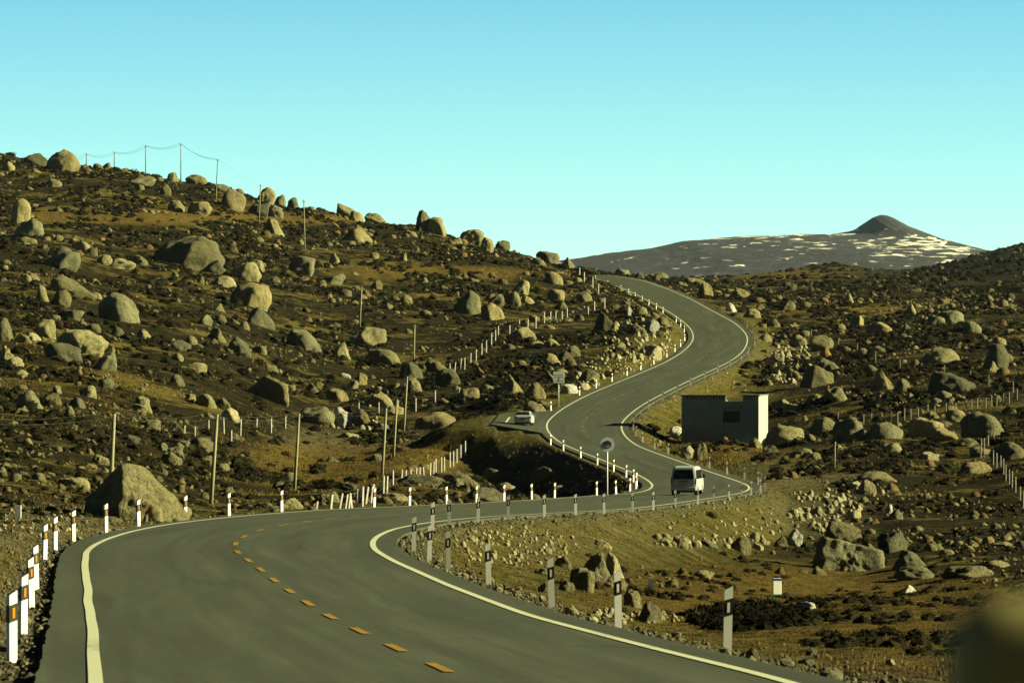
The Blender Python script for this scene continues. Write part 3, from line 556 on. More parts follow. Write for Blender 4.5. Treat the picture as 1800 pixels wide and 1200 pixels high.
 (1140,1094,50,40,'peak','g','pointed grey rock just beyond the second nearest post'),(1196,963,31,23,'round','g'),(1300,970,43,29,'round','g','rounded rock at the foot of the road bank, right of the rubble row'),(1247,963,33,15,'block','l'),(1220,962,26,15,'block','w'),(1374,959,26,19,'block','w'),(1397,959,30,31,'block','W','bright upright block left of the long rectangular slab'),(1237,1016,40,14,'dome','g'),
 (1170,958,24,12,'block','g'),(1155,950,22,12,'block','w'),(1332,966,22,14,'block','p'),(606,664,22,9,'slab','W'),(1500,912,30,20,'block','p'),(1470,925,26,18,'block','p'),(1440,905,24,15,'block','p'),(1460,888,22,14,'block','g'),(1400,655,24,18,'block','p'),(1365,640,30,20,'block','p'),(1385,630,20,14,'block','p'),
 (15,300,22,16,'round','g'),(390,337,30,14,'round','l'),(1420,640,22,12,'block','p'),(1345,600,26,14,'round','g'),(1360,575,24,14,'round','w'),(1665,975,30,10,'dome','g'),(1760,960,36,9,'slab','g'),
]
rs_ = random.Random(5)
def nudge(o, f_):
    o.location.x *= f_; o.location.y *= f_; o.location.z = float(ground(np.array([o.location.x]), np.array([o.location.y]))[0]) - 0.05
for i, b in enumerate(B):
    o_ = put_rock(*b[:6], label=(b[6] if len(b) > 6 else None), seed=(4711 if b[2] > 110 and b[4] == 'dome' else 1000 + i * 13))
    if b[2] == 46 and b[0] == 262: nudge(o_, 0.992)

# random rocks: sampled over the moor, the ones that show largest become boulders of their own
rg = np.random.RandomState(3)
def sample(nc_, y_lo, y_hi):
    Y = np.sqrt(rg.uniform(y_lo ** 2, y_hi ** 2, nc_)); X = rg.uniform(-0.105, 0.105, nc_) * Y; return X, Y
MEADOWS = [(640, 815, 200, 36, 0.12), (1450, 1090, 420, 75, 0.06), (250, 385, 200, 10, 0.3), (1290, 795, 100, 14, 0.3), (1420, 482, 150, 8, 0.4), (1230, 700, 100, 60, 0.08), (960, 815, 130, 40, 0.15), (1200, 935, 300, 30, 0.15)]
FOOT = (17.3, 26.6, 584.0, 599.0)
def keep_mask(X, Y, Z, road_m):
    px = 900 + F * X / Y; py = 600 - F * Z / Y; k = np.ones(len(X))
    for cx, cy, rx, ry, v in MEADOWS: k = np.where(((px - cx) / rx) ** 2 + ((py - cy) / ry) ** 2 < 1, k * v, k)
    cl = vnoise(X / 7.0 + 31, Y / 16.0 + 7); k = k * np.clip((cl - 0.3) * 2.6, 0.08, 1.0)
    ok = rg.rand(len(X)) < k; ok &= ~onroad(X, Y, road_m)
    ok &= ~((X > FOOT[0] - 1) & (X < FOOT[1] + 1.2) & (Y > FOOT[2] - 22) & (Y < FOOT[3] + 2)); ok &= ~((np.abs(X - 1.2) < 4) & (Y > 560) & (Y < 625))
    return ok, px, py
X1, Y1 = sample(38000, 215, 1290); X2, Y2 = sample(9000, 1250, 2400); Xr = np.concatenate([X1, X2]); Yr_ = np.concatenate([Y1, Y2])
Zr = ground(Xr, Yr_); ok, pxr, pyr = keep_mask(Xr, Yr_, Zr, 2.2)
size = np.where(Yr_ < 1250, 0.22 * rg.uniform(0, 1, len(Xr)) ** -0.55, 0.5 * rg.uniform(0, 1, len(Xr)) ** -0.42); size = np.minimum(size, np.where(Yr_ < 1250, 2.4, 2.6) * rg.uniform(0.7, 1, len(Xr)))
size = np.where(Yr_ < 420, np.minimum(size, 0.8), size)
PL = np.array([(p['X'], p['Y'], p['r']) for p in placed])
for i in range(0, len(Xr), 4000):
    d = np.abs(Xr[i:i + 4000, None] - PL[:, 0]) / (PL[:, 2] + size[i:i + 4000, None] * 0.5); e_ = np.abs(Yr_[i:i + 4000, None] - PL[:, 1]) / (PL[:, 2] * 1.6 + 2.5 + size[i:i + 4000, None])
    ok[i:i + 4000] &= ~np.any((d < 0.9) & (e_ < 1), 1)
ok &= (pxr > -40) & (pxr < 1840)
Xr, Yr_, Zr, size, pxr, pyr = Xr[ok], Yr_[ok], Zr[ok], size[ok], pxr[ok], pyr[ok]
order = np.argsort(-size * F / Yr_); n_ind = max(0, 300 - len(placed))
STY = ['round', 'block', 'block', 'peak', 'slab', 'round', 'peak']; MKS = 'gglwglgw'
used_ind = 0
for j in order[:n_ind]:
    if not (0 < pxr[j] < 1800): continue
    st = STY[rg.randint(len(STY))]; mk = MKS[rg.randint(len(MKS))]
    o = obj('boulder', proto_rock(st, mk, int(rg.randint(4)), 4), None, (Xr[j], Yr_[j], Zr[j] - 0.10 * size[j])); w_ = size[j]; hh = w_ * rg.uniform(0.32, 0.75)
    o.scale = (w_ / 2, w_ / 2 * rg.uniform(0.7, 1.1), hh); o.rotation_euler = (rg.uniform(-.15, .15), rg.uniform(-0.3, 0.3), rg.uniform(-0.9, 0.9)); o['category'] = 'boulder'; o['group'] = 'granite boulders strewn over the moor'
    placed.append(dict(o=o, px=pxr[j], py=pyr[j] - hh * F / Yr_[j] / 2, w=w_ * F / Yr_[j], style=st, mk=mk, label=None, X=Xr[j], Y=Yr_[j], r=w_ / 2))
def scatter_mesh(name, protos, X, Y, Z, S, mat, tones, hs=None, sink=0.06, smooth=True, tilt=0.5):
    Vs, Fs, Cs = [], [], []; off = 0
    ch = rg.randint(len(protos), size=len(X)); ang = rg.uniform(0, 2 * math.pi, len(X)); hs = np.ones(len(X)) if hs is None else hs
    for pi, (P, Fc) in enumerate(protos):
        m = np.nonzero(ch == pi)[0]
        if len(m) == 0: continue
        c, s = np.cos(ang[m])[:, None], np.sin(ang[m])[:, None]; tx = rg.uniform(-tilt, tilt, len(m))[:, None]
        x, y, z = P[:, 0][None], P[:, 1][None], P[:, 2][None]
        xx = (x * c - y * s) * S[m][:, None] / 2; yy = (x * s + y * c) * S[m][:, None] / 2; zz = (z * hs[m][:, None] + tx * x * 0.5 - sink) * S[m][:, None] * 0.5 * 1.0
        V = np.stack([xx + X[m][:, None], yy + Y[m][:, None], zz + Z[m][:, None]], -1)
        Vs.append(V.reshape(-1, 3)); Fs.append((Fc[None] + (np.arange(len(m)) * len(P))[:, None, None] + off).reshape(-1, Fc.shape[1]))
        Cs.append(np.repeat(tones[m], len(P), 0)); off += len(m) * len(P)
    return mesh_np(name, np.concatenate(Vs), np.concatenate(Fs), mat, smooth, np.concatenate(Cs))
small = order[n_ind:]; protoR = [rock_verts(2, 500 + i, STY[i % 7]) for i in range(14)]
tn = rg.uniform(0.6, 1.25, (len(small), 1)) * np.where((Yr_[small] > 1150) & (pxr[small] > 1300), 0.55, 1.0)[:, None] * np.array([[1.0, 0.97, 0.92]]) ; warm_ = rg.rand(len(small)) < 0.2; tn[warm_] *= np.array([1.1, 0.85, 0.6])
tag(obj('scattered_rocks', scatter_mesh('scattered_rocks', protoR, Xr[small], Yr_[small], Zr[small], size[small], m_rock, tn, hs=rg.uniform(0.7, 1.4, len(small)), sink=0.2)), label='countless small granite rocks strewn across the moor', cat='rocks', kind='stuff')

# rubble and gravel: roadside stones, the pale spill piles
def rubble(spec, name, label, mat):
    Xs, Ys_, Ss = [], [], []
    for px0, py0, rx, ry, cnt, s0, s1 in spec:
        c = 0; tries = 0
        while c < cnt and tries < cnt * 4:
            tries += 1; a = random.uniform(0, 6.283); q = math.sqrt(random.random()); x_, y_, z_ = hit(px0 + rx * q * math.cos(a), py0 + ry * q * math.sin(a))
            if onroad(x_, y_, 0.3): continue
            Xs.append(x_); Ys_.append(y_); Ss.append(random.uniform(s0, s1) * random.uniform(0.6, 1)); c += 1
    X, Y, S = map(np.array, (Xs, Ys_, Ss)); t = rg.uniform(0.6, 1.2, (len(X), 1)) * np.ones((1, 3))
    tag(obj(name, scatter_mesh(name, protoR, X, Y, ground(X, Y), S, mat, t, hs=rg.uniform(0.9, 1.7, len(X)), tilt=0.6)), label=label, cat='rubble', kind='stuff')
rubble([(1450,905,65,34,100,0.2,0.9),(1290,920,120,45,90,0.10,0.4),(1390,640,40,40,150,0.25,1.1),(1120,600,60,40,110,0.3,1.1),(1100,640,70,18,90,0.2,0.7),(1240,955,110,12,35,0.2,0.6),(620,745,60,12,60,0.3,0.9),(900,960,120,35,160,0.10,0.3),(1480,870,90,14,50,0.2,0.6),(60,920,90,25,80,0.08,0.25),(1100,1085,110,12,50,0.10,0.35),(1040,668,30,14,30,0.3,0.9),(650,690,50,30,25,0.3,0.8),(1250,690,70,45,50,0.15,0.4)],
       'pale_rubble', 'pale broken stones spilled down the road banks', m_rock_pale)
Yg = rg.uniform(60, 420, 15000) ** 1.0; sideg = rg.rand(15000) < 0.4; el, zl, er, zr, a_ = edges(Yg); off_ = np.abs(rg.normal(0.05, 0.75, 15000)) * (1 + 1.5 * (rg.rand(15000) < 0.25))
Xg = np.where(sideg, el - off_, er + off_); Sg = rg.uniform(0.03, 0.11, 15000) * (1 + 1.6 * (rg.rand(15000) < 0.05)); P8 = [rock_verts(2, 900 + i, 'block') for i in range(3)]
def decimate(P, Fc): return P, Fc
bmx = bmesh.new(); bmesh.ops.create_icosphere(bmx, subdivisions=1, radius=1.0); I1 = (np.array([v.co[:] for v in bmx.verts]), np.array([[v.index for v in f.verts] for f in bmx.faces])); bmx.free()
P1 = [(I1[0] * (1 + rg.uniform(-0.3, 0.3, (12, 1))) * np.array([1, 0.8, 0.7]) + np.array([0, 0, 0.5]), I1[1]) for _ in range(8)]
tag(obj('roadside_gravel', scatter_mesh('roadside_gravel', P1, Xg, Yg, ground(Xg, Yg), Sg, m_rock_pale, rg.uniform(0.35, 1.0, (15000, 1)) * np.ones((1, 3)), smooth=False)), label='loose grey gravel along both edges of the asphalt', cat='gravel', kind='stuff')

Xp, Yp = sample(15000, 200, 1250); Zp = ground(Xp, Yp); okp, _, _ = keep_mask(Xp, Yp, Zp, 1.2); Xp, Yp, Zp = Xp[okp], Yp[okp], Zp[okp]
tag(obj('pale_stones', scatter_mesh('pale_stones', P1, Xp, Yp, Zp, rg.uniform(0.10, 0.34, len(Xp)) * np.clip(Yp / 600, 0.5, 1.4), m_rock_pale, rg.uniform(0.25, 1.0, (len(Xp), 1)) ** 1.5 * np.ones((1, 3)), smooth=False)), label='tiny pale stones littering the moor between the boulders', cat='stones', kind='stuff')
# low heath shrubs and dry grass
def shrub_proto(n_, sp, seed):
    r = np.random.RandomState(seed); D = I1[0]; Dm = D * (0.80 + 0.30 * r.rand(len(D), 1)); Dm[:, 2] = np.maximum(Dm[:, 2], -0.15) * 0.9
    V = [v for v in Dm]; Fc = [tuple(f) for f in I1[1]]
    for i in range(n_):
        a = r.uniform(0, 6.283); q = r.uniform(0.0, 1.0) ** 0.6; c = np.array([math.cos(a) * q, math.sin(a) * q, math.sqrt(max(0, 1 - q * q)) * 0.85]) * r.uniform(0.8, 1.12)
        d1 = r.normal(size=3) * sp; d2 = r.normal(size=3) * sp; b = len(V); V += [c + d1, c + d2, c - d1 * 0.6 - d2 * 0.6]; Fc.append((b, b + 1, b + 2))
    return np.array(V), np.array(Fc)
protoS = [shrub_proto(44, 0.10, 40 + i) for i in range(8)]
X1, Y1 = sample(66000, 190, 1290); X2, Y2 = sample(14000, 1250, 2300); Xs = np.concatenate([X1, X2]); Ys_ = np.concatenate([Y1, Y2]); Zs = ground(Xs, Ys_)
ok, pxs, pys = keep_mask(Xs, Ys_, Zs, 1.8); cl = 0.6 * vnoise(Xs / 9.0 + 3, Ys_ / 22.0 + 60) + 0.4 * vnoise(Xs / 3.1, Ys_ / 7.0 + 5); ok &= cl > 0.44
dd = np.minimum(np.abs(Xs - road(Ys_)[0]), np.abs(Xs - road(Ys_)[1])); ok &= ~((dd < 4.5) & (rg.rand(len(Xs)) < 0.8) & (Ys_ < 1000))
Yn = rg.uniform(85, 330, 3200); Xn = Yn * rg.uniform(0.0, 0.105, 3200); okn = ~onroad(Xn, Yn, 5.0) & (vnoise(Xn / 2.5, Yn / 6.0) > 0.60)
Xn, Yn = Xn[okn], Yn[okn]; near_n = len(Xn)
Xs, Ys_, Zs = np.concatenate([Xs[ok], Xn]), np.concatenate([Ys_[ok], Yn]), np.concatenate([Zs[ok], ground(Xn, Yn)]); Ss = rg.uniform(0.7, 1.9, len(Xs)) * np.where(Ys_ > 1250, 1.7, 1.0) * np.where(Ys_ < 420, 0.6, 1.0) * np.where(Ys_ < 330, 0.6, 1.0)
tag(obj('heath_shrubs', scatter_mesh('heath_shrubs', protoS, Xs, Ys_, Zs, Ss, m_shrub, rg.uniform(0.5, 1.5, (len(Xs), 1)) * np.array([[1, 1, 1]]) * (1 + 0.10 * rg.uniform(-1, 1, (len(Xs), 3))), hs=rg.uniform(0.45, 0.95, len(Xs)), sink=0.02, smooth=False)), label='low dark brown heath mounds covering the slopes', cat='shrubs', kind='stuff')
def tuft_proto(seed, nb=9):
    r = np.random.RandomState(seed); V = []; Fc = []
    for i in range(nb):
        a = r.uniform(0, 6.283); c = np.array([math.cos(a), math.sin(a), 0]) * r.uniform(0.1, 0.75); t = c * r.uniform(1.2, 2.1) + np.array([0, 0, r.uniform(0.8, 1.6)]); w = np.array([-math.sin(a + 1), math.cos(a + 1), 0]) * 0.10
        b = len(V); V += [c - w, c + w, t]; Fc.append((b, b + 1, b + 2))
    return np.array(V), np.array(Fc)
protoG = [tuft_proto(70 + i) for i in range(10)]
def tufts(n_, ylo, yhi, xlo, xhi, s0, s1):
    Y = rg.uniform(ylo, yhi, n_); X = Y * rg.uniform(xlo, xhi, n_); k = ~onroad(X, Y, 0.7); return X[k], Y[k], rg.uniform(s0, s1, int(k.sum()))
parts_ = [tufts(60000, 75, 340, -0.02, 0.105, 0.05, 0.14), tufts(16000, 220, 480, -0.1, 0.105, 0.10, 0.24), tufts(12000, 420, 640, -0.1, 0.04, 0.25, 0.6), tufts(2500, 90, 260, -0.1, -0.05, 0.12, 0.3), tufts(9000, 440, 900, 0.02, 0.1, 0.25, 0.6)]
Xt, Yt, St_ = [np.concatenate(z) for z in zip(*parts_)]
cl = vnoise(Xt / 1.6, Yt / 2.4); k = rg.rand(len(Xt)) < np.clip(cl * 1.7 - 0.25, 0.1, 1); Xt, Yt, St_ = Xt[k], Yt[k], St_[k]; pt = vnoise(Xt / 3.0 + 8, Yt / 5.0)
tg = np.where(pt[:, None] < 0.42, np.array([[0.35, 0.32, 0.30]]), np.array([[1.0, 0.95, 0.9]])) * rg.uniform(0.6, 1.2, (len(Xt), 1))
tag(obj('dry_grass', scatter_mesh('dry_grass', protoG, Xt, Yt, ground(Xt, Yt), St_, m_grass, tg, hs=rg.uniform(0.5, 1.0, len(Xt)), sink=0.02, smooth=False)), label='short tan and brown tussock grass on the flats', cat='grass', kind='stuff')
# near-black bushes added to imitate the shade of the hollow beside the near road
Xh, Yh, Sh = [], [], []
for i in range(240):
    a = random.uniform(0, 6.283); q = math.sqrt(random.random()); x_, y_, z_ = hit(1310 + 105 * q * math.cos(a), 1088 + 22 * q * math.sin(a)); Xh.append(x_); Yh.append(y_); Sh.append(random.uniform(0.25, 0.6))
Xh, Yh, Sh = map(np.array, (Xh, Yh, Sh)); tag(obj('shade_bushes', scatter_mesh('shade_bushes', protoS, Xh, Yh, ground(Xh, Yh), Sh, m_shrub, rg.uniform(0.15, 0.6, (len(Xh), 1)) * np.ones((1, 3)), hs=rg.uniform(0.8, 1.1, len(Xh)), smooth=False)), label='near-black low bushes added as shade in the hollow beyond the nearest right post', cat='bushes', kind='stuff')

# ------------------------------------------------------------------ delineator posts
def post_meshes(refl):
    w, d, h = 0.063, 0.045, 1.07
    b = MB(); prof = [(-w, 0), (w, 0), (w, h), (-w, h - 0.07)]
    b.prism(prof, lambda u, v, t: (u, t, v), -d, d); body = b.mesh('post_body', m_post)
    b = MB(); b.prism([(-w - .004, 0.60), (w + .004, 0.64), (w + .004, 0.89), (-w - .004, 0.85)], lambda u, v, t: (u, t, v), -d - .004, d + .004); band = b.mesh('band', m_black)
    b = MB(); b.prism([(-0.020, 0.665), (0.020, 0.675), (0.020, 0.825), (-0.020, 0.815)], lambda u, v, t: (u, t, v), -d - 0.012, -d - 0.003); rf = b.mesh('reflector', refl)
    return body, band, rf
PM = {'L': post_meshes(m_orange), 'R': post_meshes(m_wrefl)}
LP = {"near bend's outer edge, from the left": [(2,1159),(19,1111),(37,1065),(51,1035),(70,982),(90,962),(126,948),(185,934),(244,924),(324,912.5),(401,905.5),(494,899.5),(658,891),(720,889),(784,887),(836,883),(885,881),(934,877),(974,873),(1049,870),(1082,868),(1108,866)],
      "left edge between round sign and junction, from the right": [(1122,861),(1127,852),(1120,843),(1104,835),(1082,825),(1053,813),(1022,803),(992,791),(969,781)],
      "left edge above the rectangular sign, going up": [(969,722),(1019,695),(1050,684),(1077,672),(1104,662),(1127,652),(1150,641),(1171,627),(1187,619),(1200,611),(1207,600),(1206,583),(1201,572),(1192,565),(1166,550),(1154,543),(1143,534),(1131,528),(1119,521),(1108,514),(1093,508),(1071,499),(1047,493)]}
RP = {"near right road edge, from the nearest": [(1285,1143),(1093,1095),(977,1055),(862,1028),(790,998),(760,981),(741,962)],
      "bank edge below the van, from the left": [(757,931),(790,926),(840,919),(893,912),(957,908),(1011,905),(1062,903),(1112,901),(1149,897),(1187,892),(1226,887),(1254,881),(1282,880),(1304,877),(1321,873),(1338,868),(1347,862)],
      "edge between van and hut, from the right": [(1335,848),(1312,838),(1282,829),(1250,819),(1210,808),(1174,799),(1150,790),(1125,781),(1112,769),(1108,756)],
      "right edge above the hut, from lower left": [(1113,742),(1126,729),(1139,718),(1164,702),(1190,689),(1214,678),(1241,667),(1262,655),(1285,645),(1305,634),(1317,624),(1325,606),(1323,585),(1314,576)]}
Yc_ = np.arange(62, 1220, 0.5)
def post_at(side, px, py):
    el_, zl_, er_, zr_, a = edges(Yc_); XL, XR, ZL, ZR = road(Yc_)
    Xp = XL - 1.18 if side == 'L' else XR + 1.18; Zp = ground(Xp, Yc_)
    u = 900 + F * Xp / Yc_; v = 600 - F * Zp / Yc_; k = int(np.argmin((u - px) ** 2 + 2.0 * (v - py) ** 2)); return Xp[k], Yc_[k], Zp[k]
dx_ = {}
for side, runs in (('L', LP), ('R', RP)):
    for where, pts in runs.items():
        for i, (px, py) in enumerate(pts):
            x, y, z = post_at(side, px, py); h_ = 0
            rt = empty('delineator_post', (x, y, z - 0.03), R(38 if side == 'L' else 4) + random.uniform(-0.05, 0.05)); rt.rotation_euler[1] = R(random.uniform(-2.0, 2.0)); rt.rotation_euler[0] = R(random.uniform(-1.5, 1.5))
            # an orange reflector faces traffic on the left side, a white one on the right
            for nm, me in zip(('post_body', 'band', 'reflector'), PM[side]): obj(nm, me, rt)
            tag(rt, '%s black-banded white post on the %s' % (ORD[i], where), 'road post', 'white delineator posts along the road')

# ------------------------------------------------------------------ utility poles and wires
POLES = [(152,287,152,263,'leftmost pole on the skyline, short above the rocks'),(201,294,201,265,'second pole from the left on the skyline, short above the rocks'),(256,307,256,253,'tall skyline pole left of the tallest one'),(318,316,318,250,'tallest and highest pole on the skyline'),
 (379,354,383,280,'skyline pole with its foot beside a round boulder'),(455,391,458,325,'slanting pole just below the round skyline boulders'),(536,440,534,352,'pole alone on the upper slope with a rough top'),(632,577,636,505,'pole rising behind the black-sided boulder in mid slope'),
 (727,636,729,571,'slim pole on the slope above the meadow, upper of the close pair'),(709,762,716,662,'leaning pole at the top edge of the meadow'),(691,805,698,702,'leaning pole in the middle of the meadow'),(671,837,679,719,'leaning pole at the lower meadow behind the fence'),
 (517,862,526,727,'leaning pole left of the meadow with small insulator top'),(370,886,382,728,'nearest leaning pole, right of the huge roadside boulder'),(193,868,201,727,'leaning pole rising behind the huge roadside boulder')]
tops = []
for bx, by, tx, ty, lab in POLES:
    x, y, z = hit(bx, by); s = F / y; hgt = (by - ty) / s; lean = (tx - bx) / s
    rt = empty('utility_pole', (x, y, z - 0.3)); tag(rt, 'grey concrete ' + lab, 'utility pole', 'utility poles climbing the hillside')
    MB().tube([(0, 0, 0), (lean * 0.5, 0, (hgt + .3) * 0.5), (lean, 0, hgt + 0.3)], 0.14, 10, 0.085).build('pole_shaft', m_conc, rt, True)
    MB().box((lean, 0, hgt - 0.05), (0.5, 0.06, 0.07)).tube([(lean - .2, 0, hgt), (lean - .2, 0, hgt + .14)], .03, 6).tube([(lean + .2, 0, hgt), (lean + .2, 0, hgt + .14)], .03, 6).build('crossarm', m_conc, rt)
    tops.append(Vector((x + lean, y, z + hgt)))
def wire_run(a, b, sag, lab, n_=2, r=0.016):
    m = MB()
    for q in range(n_):
        o_ = Vector((-0.2 + 0.4 * q, 0, 0.12 - 0.25 * q)); pts = [a.lerp(b, t / 14) + o_ - Vector((0, 0, 4 * sag * (t / 14) * (1 - t / 14))) for t in range(15)]; m.tube(pts, r, 4)
    tag(m.build('power_line', m_wire), lab, 'wire', 'overhead wires between the poles')
names_ = ['leftmost skyline pole', 'second skyline pole', 'third skyline pole', 'tallest skyline pole', 'fifth skyline pole', 'slanting pole under the ridge', 'upper slope pole', 'mid slope pole', 'slim pole above the meadow', 'meadow top pole', 'meadow middle pole', 'lower meadow pole', 'pole left of the meadow', 'nearest pole', 'pole behind the huge boulder']
for i in range(len(tops) - 1):
    wire_run(tops[i], tops[i + 1], 0.9 if i < 4 else 0.35, 'wires from the %s to the %s' % (names_[i], names_[i + 1]), r=0.024 if i < 4 else 0.005)
wire_run(tops[0] + Vector((-14, 30, -5)), tops[0], 0.6, 'thin wires running left and down from the leftmost skyline pole', r=0.02)
wire_run(tops[-1] + Vector((-9, -20, 0.4)), tops[-1], 0.5, 'thin wires running out of the left edge of the photo', r=0.004)
x, y, z = hit(1467, 826); rt = empty('marker_pole', (x, y, z - 0.1)); s = F / y; tag(rt, 'slim grey bare pole standing alone on gravel right of the hut', 'pole')
MB().tube([(0, 0, 0), (0.05, 0, 50 / s)], 0.06, 8, 0.045).build('pole_shaft', m_conc, rt, True); MB().tube([(0.05, 0, 50 / s), (0.05, 0, 50 / s + 0.06)], 0.06, 8).build('pole_cap', m_steel, rt)

# ------------------------------------------------------------------ wire fences
FEN = {'concrete post wire fence from the near road across the meadow, many posts leaning': [(556,896,14,2),(581,896,28,3),(597,894,27,5),(607,894,26,4),(613,893,26,3),(618,892,26,-3),(628,891,32,1),(637,890,36,1),(643,886,30,4),(652,884,30,3),(655,880,30,2),(674,869,33,1),(680,866,30,1),(691,852,26,0),(706,846,21,1),(713,842,17,1),(722,840,14,0),(732,836,14,0),(738,836,14,0),(745,836,16,-1),(756,838,24,1),(762,835,24,1),(766,832,26,0),(776,831,26,0),(781,829,26,0),(791,821,26,0),(797,819,26,0),(803,814,25,0),(810,807,26,0),(818,802,27,0)],
 'concrete post wire fence climbing from the meadow to the upper road': [(631,723,14,0),(666,726,19,0),(700,726,21,0),(731,723,24,0),(765,713,27,0),(801,709,22,7),(807,705,24,1),(791,656,17,0),(799,659,21,2),(810,651,20,1),(817,650,21,0),(827,644,23,1),(837,635,21,0),(847,627,24,0),(855,620,22,0),(864,611,24,0),(871,602,22,0),(876,593,18,0),(896,587,16,0),(913,574,12,0),(928,577,17,0),(942,577,21,0),(957,568,20,0),(968,562,15,0),(977,562,14,0),(988,562,15,0),(997,562,20,0),(1017,555,14,0),(1027,554,16,0),(1034,553,14,0),(1045,545,16,0),(1063,544,20,0),(1052,518,19,0),(1042,506,19,0),(1027,496,18,0),(1019,486,15,0)],
 'short wire fence of slim posts behind the nearest poles at left': [(324,769,21,1),(343,766,17,0),(367,764,26,0),(394,762,28,-1),(407,780,24,0),(423,766,30,1),(451,758,22,1),(477,762,26,0),(502,753,22,0)],
 'wire fence crossing the right field behind the row of big boulders': [(1473,739,14,0),(1495,744,14,0),(1518,746,18,0),(1532,742,16,0),(1550,739,15,0),(1567,742,18,0),(1578,743,20,0),(1590,741,22,0),(1601,737,19,0),(1614,733,15,0),(1631,723,13,0),(1643,726,14,0),(1663,727,19,0),(1680,724,16,0),(1699,722,19,0),(1708,720,18,0),(1718,720,20,0),(1733,717,18,0),(1743,716,20,0),(1752,714,18,0),(1764,710,19,0),(1774,709,20,0),(1788,703,20,0)],
 'sparse wire fence high in the right field with grey posts': [(1426,590,11,0),(1474,606,12,0),(1507,616,13,0),(1539,638,20,0),(1582,651,20,0),(1620,650,12,0),(1660,656,14,0),(1706,663,12,0),(1738,679,20,0),(1781,690,20,0)],
 'wire fence of close-set posts running toward the viewer at the right edge': [(1747,776,17,0),(1737,785,20,0),(1730,800,30,0),(1724,805,34,1),(1746,818,27,0),(1752,822,27,0),(1759,829,28,0),(1764,834,28,0),(1768,845,29,0),(1774,853,29,0),(1779,857,29,0),(1785,866,29,0),(1793,884,30,0),(1799,893,31,0)]}
for lab, pts in FEN.items():
    P3 = []
    x0, y0, z0 = hit(*pts[len(pts) // 2][:2]); rt = empty('wire_fence', (x0, y0, z0)); tag(rt, lab, 'fence')
    for px, py, hpx, ln in pts:
        x, y, z = hit(px, py)
        if onroad(x, y, 0.9): continue
        s = F / y; H = hpx / s; l_ = ln / s; r_ = max(random.uniform(0.05, 0.06), 0.80 / s)
        b = MB(); b.prism([(-r_, -r_), (r_, -r_), (r_, r_), (-r_, r_)], lambda u, v, t, x=x, y=y, z=z, l_=l_: (x + u + l_ * (t + 0.15) - x0, y + v - y0, z + (t if t < 0 else t) * 1.0 - z0), -0.25, 0.0); b.bm.free()
        b = MB(); base = Vector((x - x0, y - y0, z - z0)); up = Vector((l_ / max(H, .1), random.uniform(-.04, .04), 1))
        vs = [[b.bm.verts.new(base + up * t + Vector((u, v, 0))) for u, v in ((-r_ * .2, -r_ * 1.2), (r_ * 1.2, -r_ * .2), (r_ * .2, r_ * 1.2), (-r_ * 1.2, r_ * .2))] for t in (-0.2, H * 0.97)]
        for k in range(4): b.bm.faces.new((vs[0][k], vs[0][(k + 1) % 4], vs[1][(k + 1) % 4], vs[1][k]))
        tip = b.bm.verts.new(base + up * H)
        for k in range(4): b.bm.faces.new((vs[1][k], vs[1][(k + 1) % 4], tip))
        b.bm.faces.new(vs[0][::-1]); b.build('fence_post', m_fgrey if pts[0][0] > 1400 else m_fpost, rt)
        P3.append((base, up, H))
    b = MB()
    for (a, ua, ha), (c, uc, hc) in zip(P3, P3[1:]):
        if (a - c).length > 90: continue
        for f_ in (0.35, 0.85): b.tube([a + ua * ha * f_ + Vector((0, -.06, 0)), (a + ua * ha * f_ + c + uc * hc * f_) / 2 + Vector((0, -.06, -0.04)), c + uc * hc * f_ + Vector((0, -.06, 0))], 0.006, 3)
    b.build('fence_wire', m_wire, rt)

# ------------------------------------------------------------------ signs and marker stones
m_signgrey = simple('sign_back_sheet', (0.60, 0.72, 0.72), 0.5); m_red = simple('sign_red', (0.30, 0.03, 0.03), 0.5); m_blue = simple('sign_blue', (0.10, 0.28, 0.50), 0.5); m_dark = simple('dark_metal', (0.03, 0.035, 0.04), 0.5)
def disc(b, c, r, t, n=40, wob=0.0):
    b.prism([(c[0] + r * (1 + wob * math.cos(8 * a)) * math.cos(a), c[2] + r * (1 + wob * math.cos(8 * a)) * math.sin(a)) for a in [2 * math.pi * k / n for k in range(n)]], lambda u, v, q: (u, q, v), c[1] - t, c[1] + t); return b
yS = 398.0; XL, XR, ZL, ZR = road(np.array([yS])); xS = (1087 - 900) / F * yS; zS = float(ground(np.array([xS]), np.array([yS]))[0]); s = F / yS
yS = F / 25.6; xS = (1087 - 900) / F * yS; xl_ = float(edges(np.array([yS]))[0][0]); xS = min(xS, xl_ - 0.35); zS = float(ground(np.array([xS]), np.array([yS]))[0]); s = F / yS
rt = empty('round_sign', (xS, yS, zS), R(4)); tag(rt, 'round pale sign with a dark ringed red and blue emblem on a white pole', 'road sign')
Ht = (zS * -1) - (781 - 600) / s; Ht = -(781 - 600) / s - zS
MB().tube([(0, 0.03, -0.3), (0, 0.03, Ht + 0.3)], 0.045, 10).build('sign_pole', m_post, rt, True)
disc(MB(), (0, -0.04, Ht), 0.50, 0.015, 64, 0.025).build('sign_plate', m_signgrey, rt)
e_ = empty('emblem', (0, 0, 0)); bpy.data.objects.remove(e_)
em = disc(MB(), (0, -0.062, Ht), 0.275, 0.006).build('emblem', m_dark, rt)
disc(MB(), (0, -0.074, Ht), 0.235, 0.005).build('emblem_field', simple('emblem_dark_red', (0.09, 0.012, 0.015), 0.5), em)
b = MB(); b.prism([(0.2 * math.cos(a), Ht - 0.05 + 0.17 * math.sin(a)) for a in [math.pi + math.pi * k / 16 for k in range(17)]], lambda u, v, q: (u, q, v), -0.090, -0.080); b.build('emblem_blue_base', m_blue, em)
b = MB()
